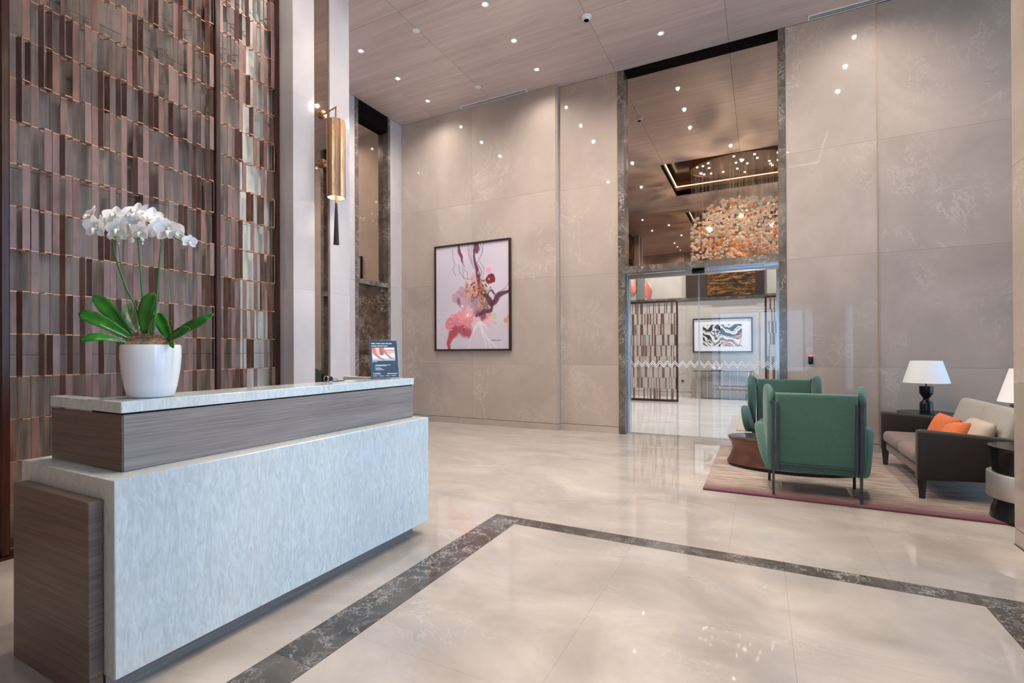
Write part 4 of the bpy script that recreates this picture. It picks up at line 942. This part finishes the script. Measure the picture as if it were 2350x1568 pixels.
# small vase and books glimpsed behind the chair
# sofa
so = thing('sofa', 'dark brown leather sofa with taupe seat and grey back cushions', 'sofa', (1.7, 6.27, RZ))
def prism_y(name, outline, y0, y1, mat, bev=.03):
    bm = bmesh.new(); A = [bm.verts.new((a, y0, b)) for a, b in outline]; Bv = [bm.verts.new((a, y1, b)) for a, b in outline]; n = len(outline)
    bm.faces.new(A); bm.faces.new(Bv[::-1])
    for i in range(n): bm.faces.new((A[i], A[(i + 1) % n], Bv[(i + 1) % n], Bv[i]))
    bmesh.ops.recalc_face_normals(bm, faces=bm.faces); bmesh.ops.bevel(bm, geom=list(bm.edges), offset=bev, segments=3, profile=.5, affect='EDGES')
    return MB().bm(bm).build(name, mat, so, True, True, 50)
for (y0, y1) in ((5.50, 5.62), (6.95, 7.07)): prism_y('arm', [(1.245, .19), (1.30, .185), (2.10, .24), (2.13, .56), (1.80, .60), (1.25, .635)], y0, y1, M['leather'])
prism_y('base', [(1.285, .195), (2.06, .235), (2.06, .33), (1.285, .29)], 5.621, 6.949, M['taupe'], .02)
prism_y('back_frame', [(1.98, .24), (2.10, .24), (2.17, .66), (2.09, .67)], 5.621, 6.949, M['leather'], .03)
for (y0, y1) in ((5.63, 6.283), (6.287, 6.94)):
    rbox('seat_cushion', 1.25, 1.86, y0, y1, .292, .425, .05, M['taupe'], so, seg=4)
    prism_y('back_cushion', [(1.80, .43), (1.96, .43), (2.08, .80), (1.94, .845)], y0, y1, M['greyfab'], .055)
for (x, y) in ((1.29, 5.565), (1.29, 7.0), (2.05, 5.565), (2.05, 7.0)):
    MB().lathe([(.022, RZ), (.036, .21)], (x, y, 0), 4).build('leg', M['walnut'], so)
def pillow(label, mat, loc, size, rot, name='throw_pillow'):
    n = 14; v = []; fa = []; hx, hz = size
    for side in (1, -1):
        for i in range(n + 1):
            for j in range(n + 1):
                a, b = i / n * 2 - 1, j / n * 2 - 1
                th = .075 * ((1 - a ** 4) * (1 - b ** 4)) ** .6
                k = 1 - .06 * (1 - abs(a * b)); v.append((a * hx * (1 - .05 * (1 - a * a * 1) * abs(b)), side * th, b * hz * (1 - .06 * (1 - b * b) * abs(a)) + 0))
    m_ = (n + 1) ** 2
    for s_ in (0, 1):
        for i in range(n):
            for j in range(n):
                q = (s_ * m_ + i * (n + 1) + j, s_ * m_ + (i + 1) * (n + 1) + j, s_ * m_ + (i + 1) * (n + 1) + j + 1, s_ * m_ + i * (n + 1) + j + 1); fa.append(q if s_ == 0 else q[::-1])
    me = bpy.data.meshes.new(name); me.from_pydata(v, [], fa); bm = bmesh.new(); bm.from_mesh(me); bmesh.ops.remove_doubles(bm, verts=bm.verts, dist=1e-5); bm.to_mesh(me); bm.free(); me.shade_smooth(); me.materials.append(mat)
    o = bpy.data.objects.new(name, me); COL.objects.link(o); o.location = loc; o.rotation_euler = rot; return tag(o, label, 'pillow')
pillow('orange velvet pillow nearer the far sofa arm', M['orange'], (1.66, 6.40, .55), (.14, .135), (math.radians(-22), math.radians(8), math.radians(-68)))
pillow('orange velvet pillow just behind the near sofa arm', M['orange'], (1.63, 6.0, .54), (.15, .13), (math.radians(-30), math.radians(-10), math.radians(-80)))
pillow('beige pillow leaning behind the orange pillows on the sofa', M['beigefab'], (1.765, 5.93, .57), (.25, .14), (math.radians(-24), 0, math.radians(-90)))
# lamps and side tables
def side_table(label, x, y, z0, h=.57):
    t = thing('side_table', label, 'side table', (x, y, z0))
    MB().lathe([(.27, 0), (.262, .06), (.245, .11), (.24, .165)], n=48).build('base', M['black'], t, False, True)
    MB().lathe([(.285, .166), (.288, .17), (.288, .355), (.285, .36)], n=48).build('metal_band', M['band'], t, False, True)
    MB().lathe([(.255, .361), (.25, .40), (.262, h - .03), (.28, h - .012), (.28, h)], n=48).build('top', M['black'], t, False, True)
    return t
def lamp(label, x, y, z):
    t = thing('table_lamp', label, 'table lamp', (x, y, z))
    MB().lathe([(.064, 0), (.064, .10), (.060, .115), (.034, .145), (.030, .16), (.034, .175), (.060, .215), (.066, .235), (.066, .31)], n=36).build('base', M['black'], t, False, True, 50)
    MB().lathe([(.007, .31), (.007, .40)], n=10).build('stem', M['black'], t, False, True)
    MB().lathe([(.222, .352), (.150, .612), (.147, .612), (.219, .352)], n=48, caps=False).build('shade', M['shade'], t, False, True, 60)
    MB().lathe([(.146, .606), (.146, .609)], n=36).build('shade_top', M['shade'], t, False, True)
    MB().lathe([(.012, .40), (.03, .44), (.032, .47), (.012, .50)], n=14).build('bulb', M['white'], t, False, True)
    return t
side_table('round black side table with a metal band at the far end of the sofa', 1.76, 7.40, RZ, .585); lamp('table lamp with white shade against the far wall, behind the sofa arm', 1.76, 7.40, RZ + .586)
side_table('round black side table with a metal band in front of the near sofa arm', 1.905, 5.195, RZ, .565); lamp('table lamp with white shade partly cut by the pillar at the right', 1.905, 5.195, RZ + .566)
bt = thing('round_table', 'dark round table top just visible behind the sofa back', 'table', (2.5, 6.35, RZ))
MB().lathe([(.34, .77), (.345, .775), (.345, .79), (.34, .795)], n=40).build('top', M['black'], bt, False, True); MB().lathe([(.2, 0), (.2, .015), (.03, .03), (.03, .77)], n=24).build('pedestal', M['black'], bt, False, True)
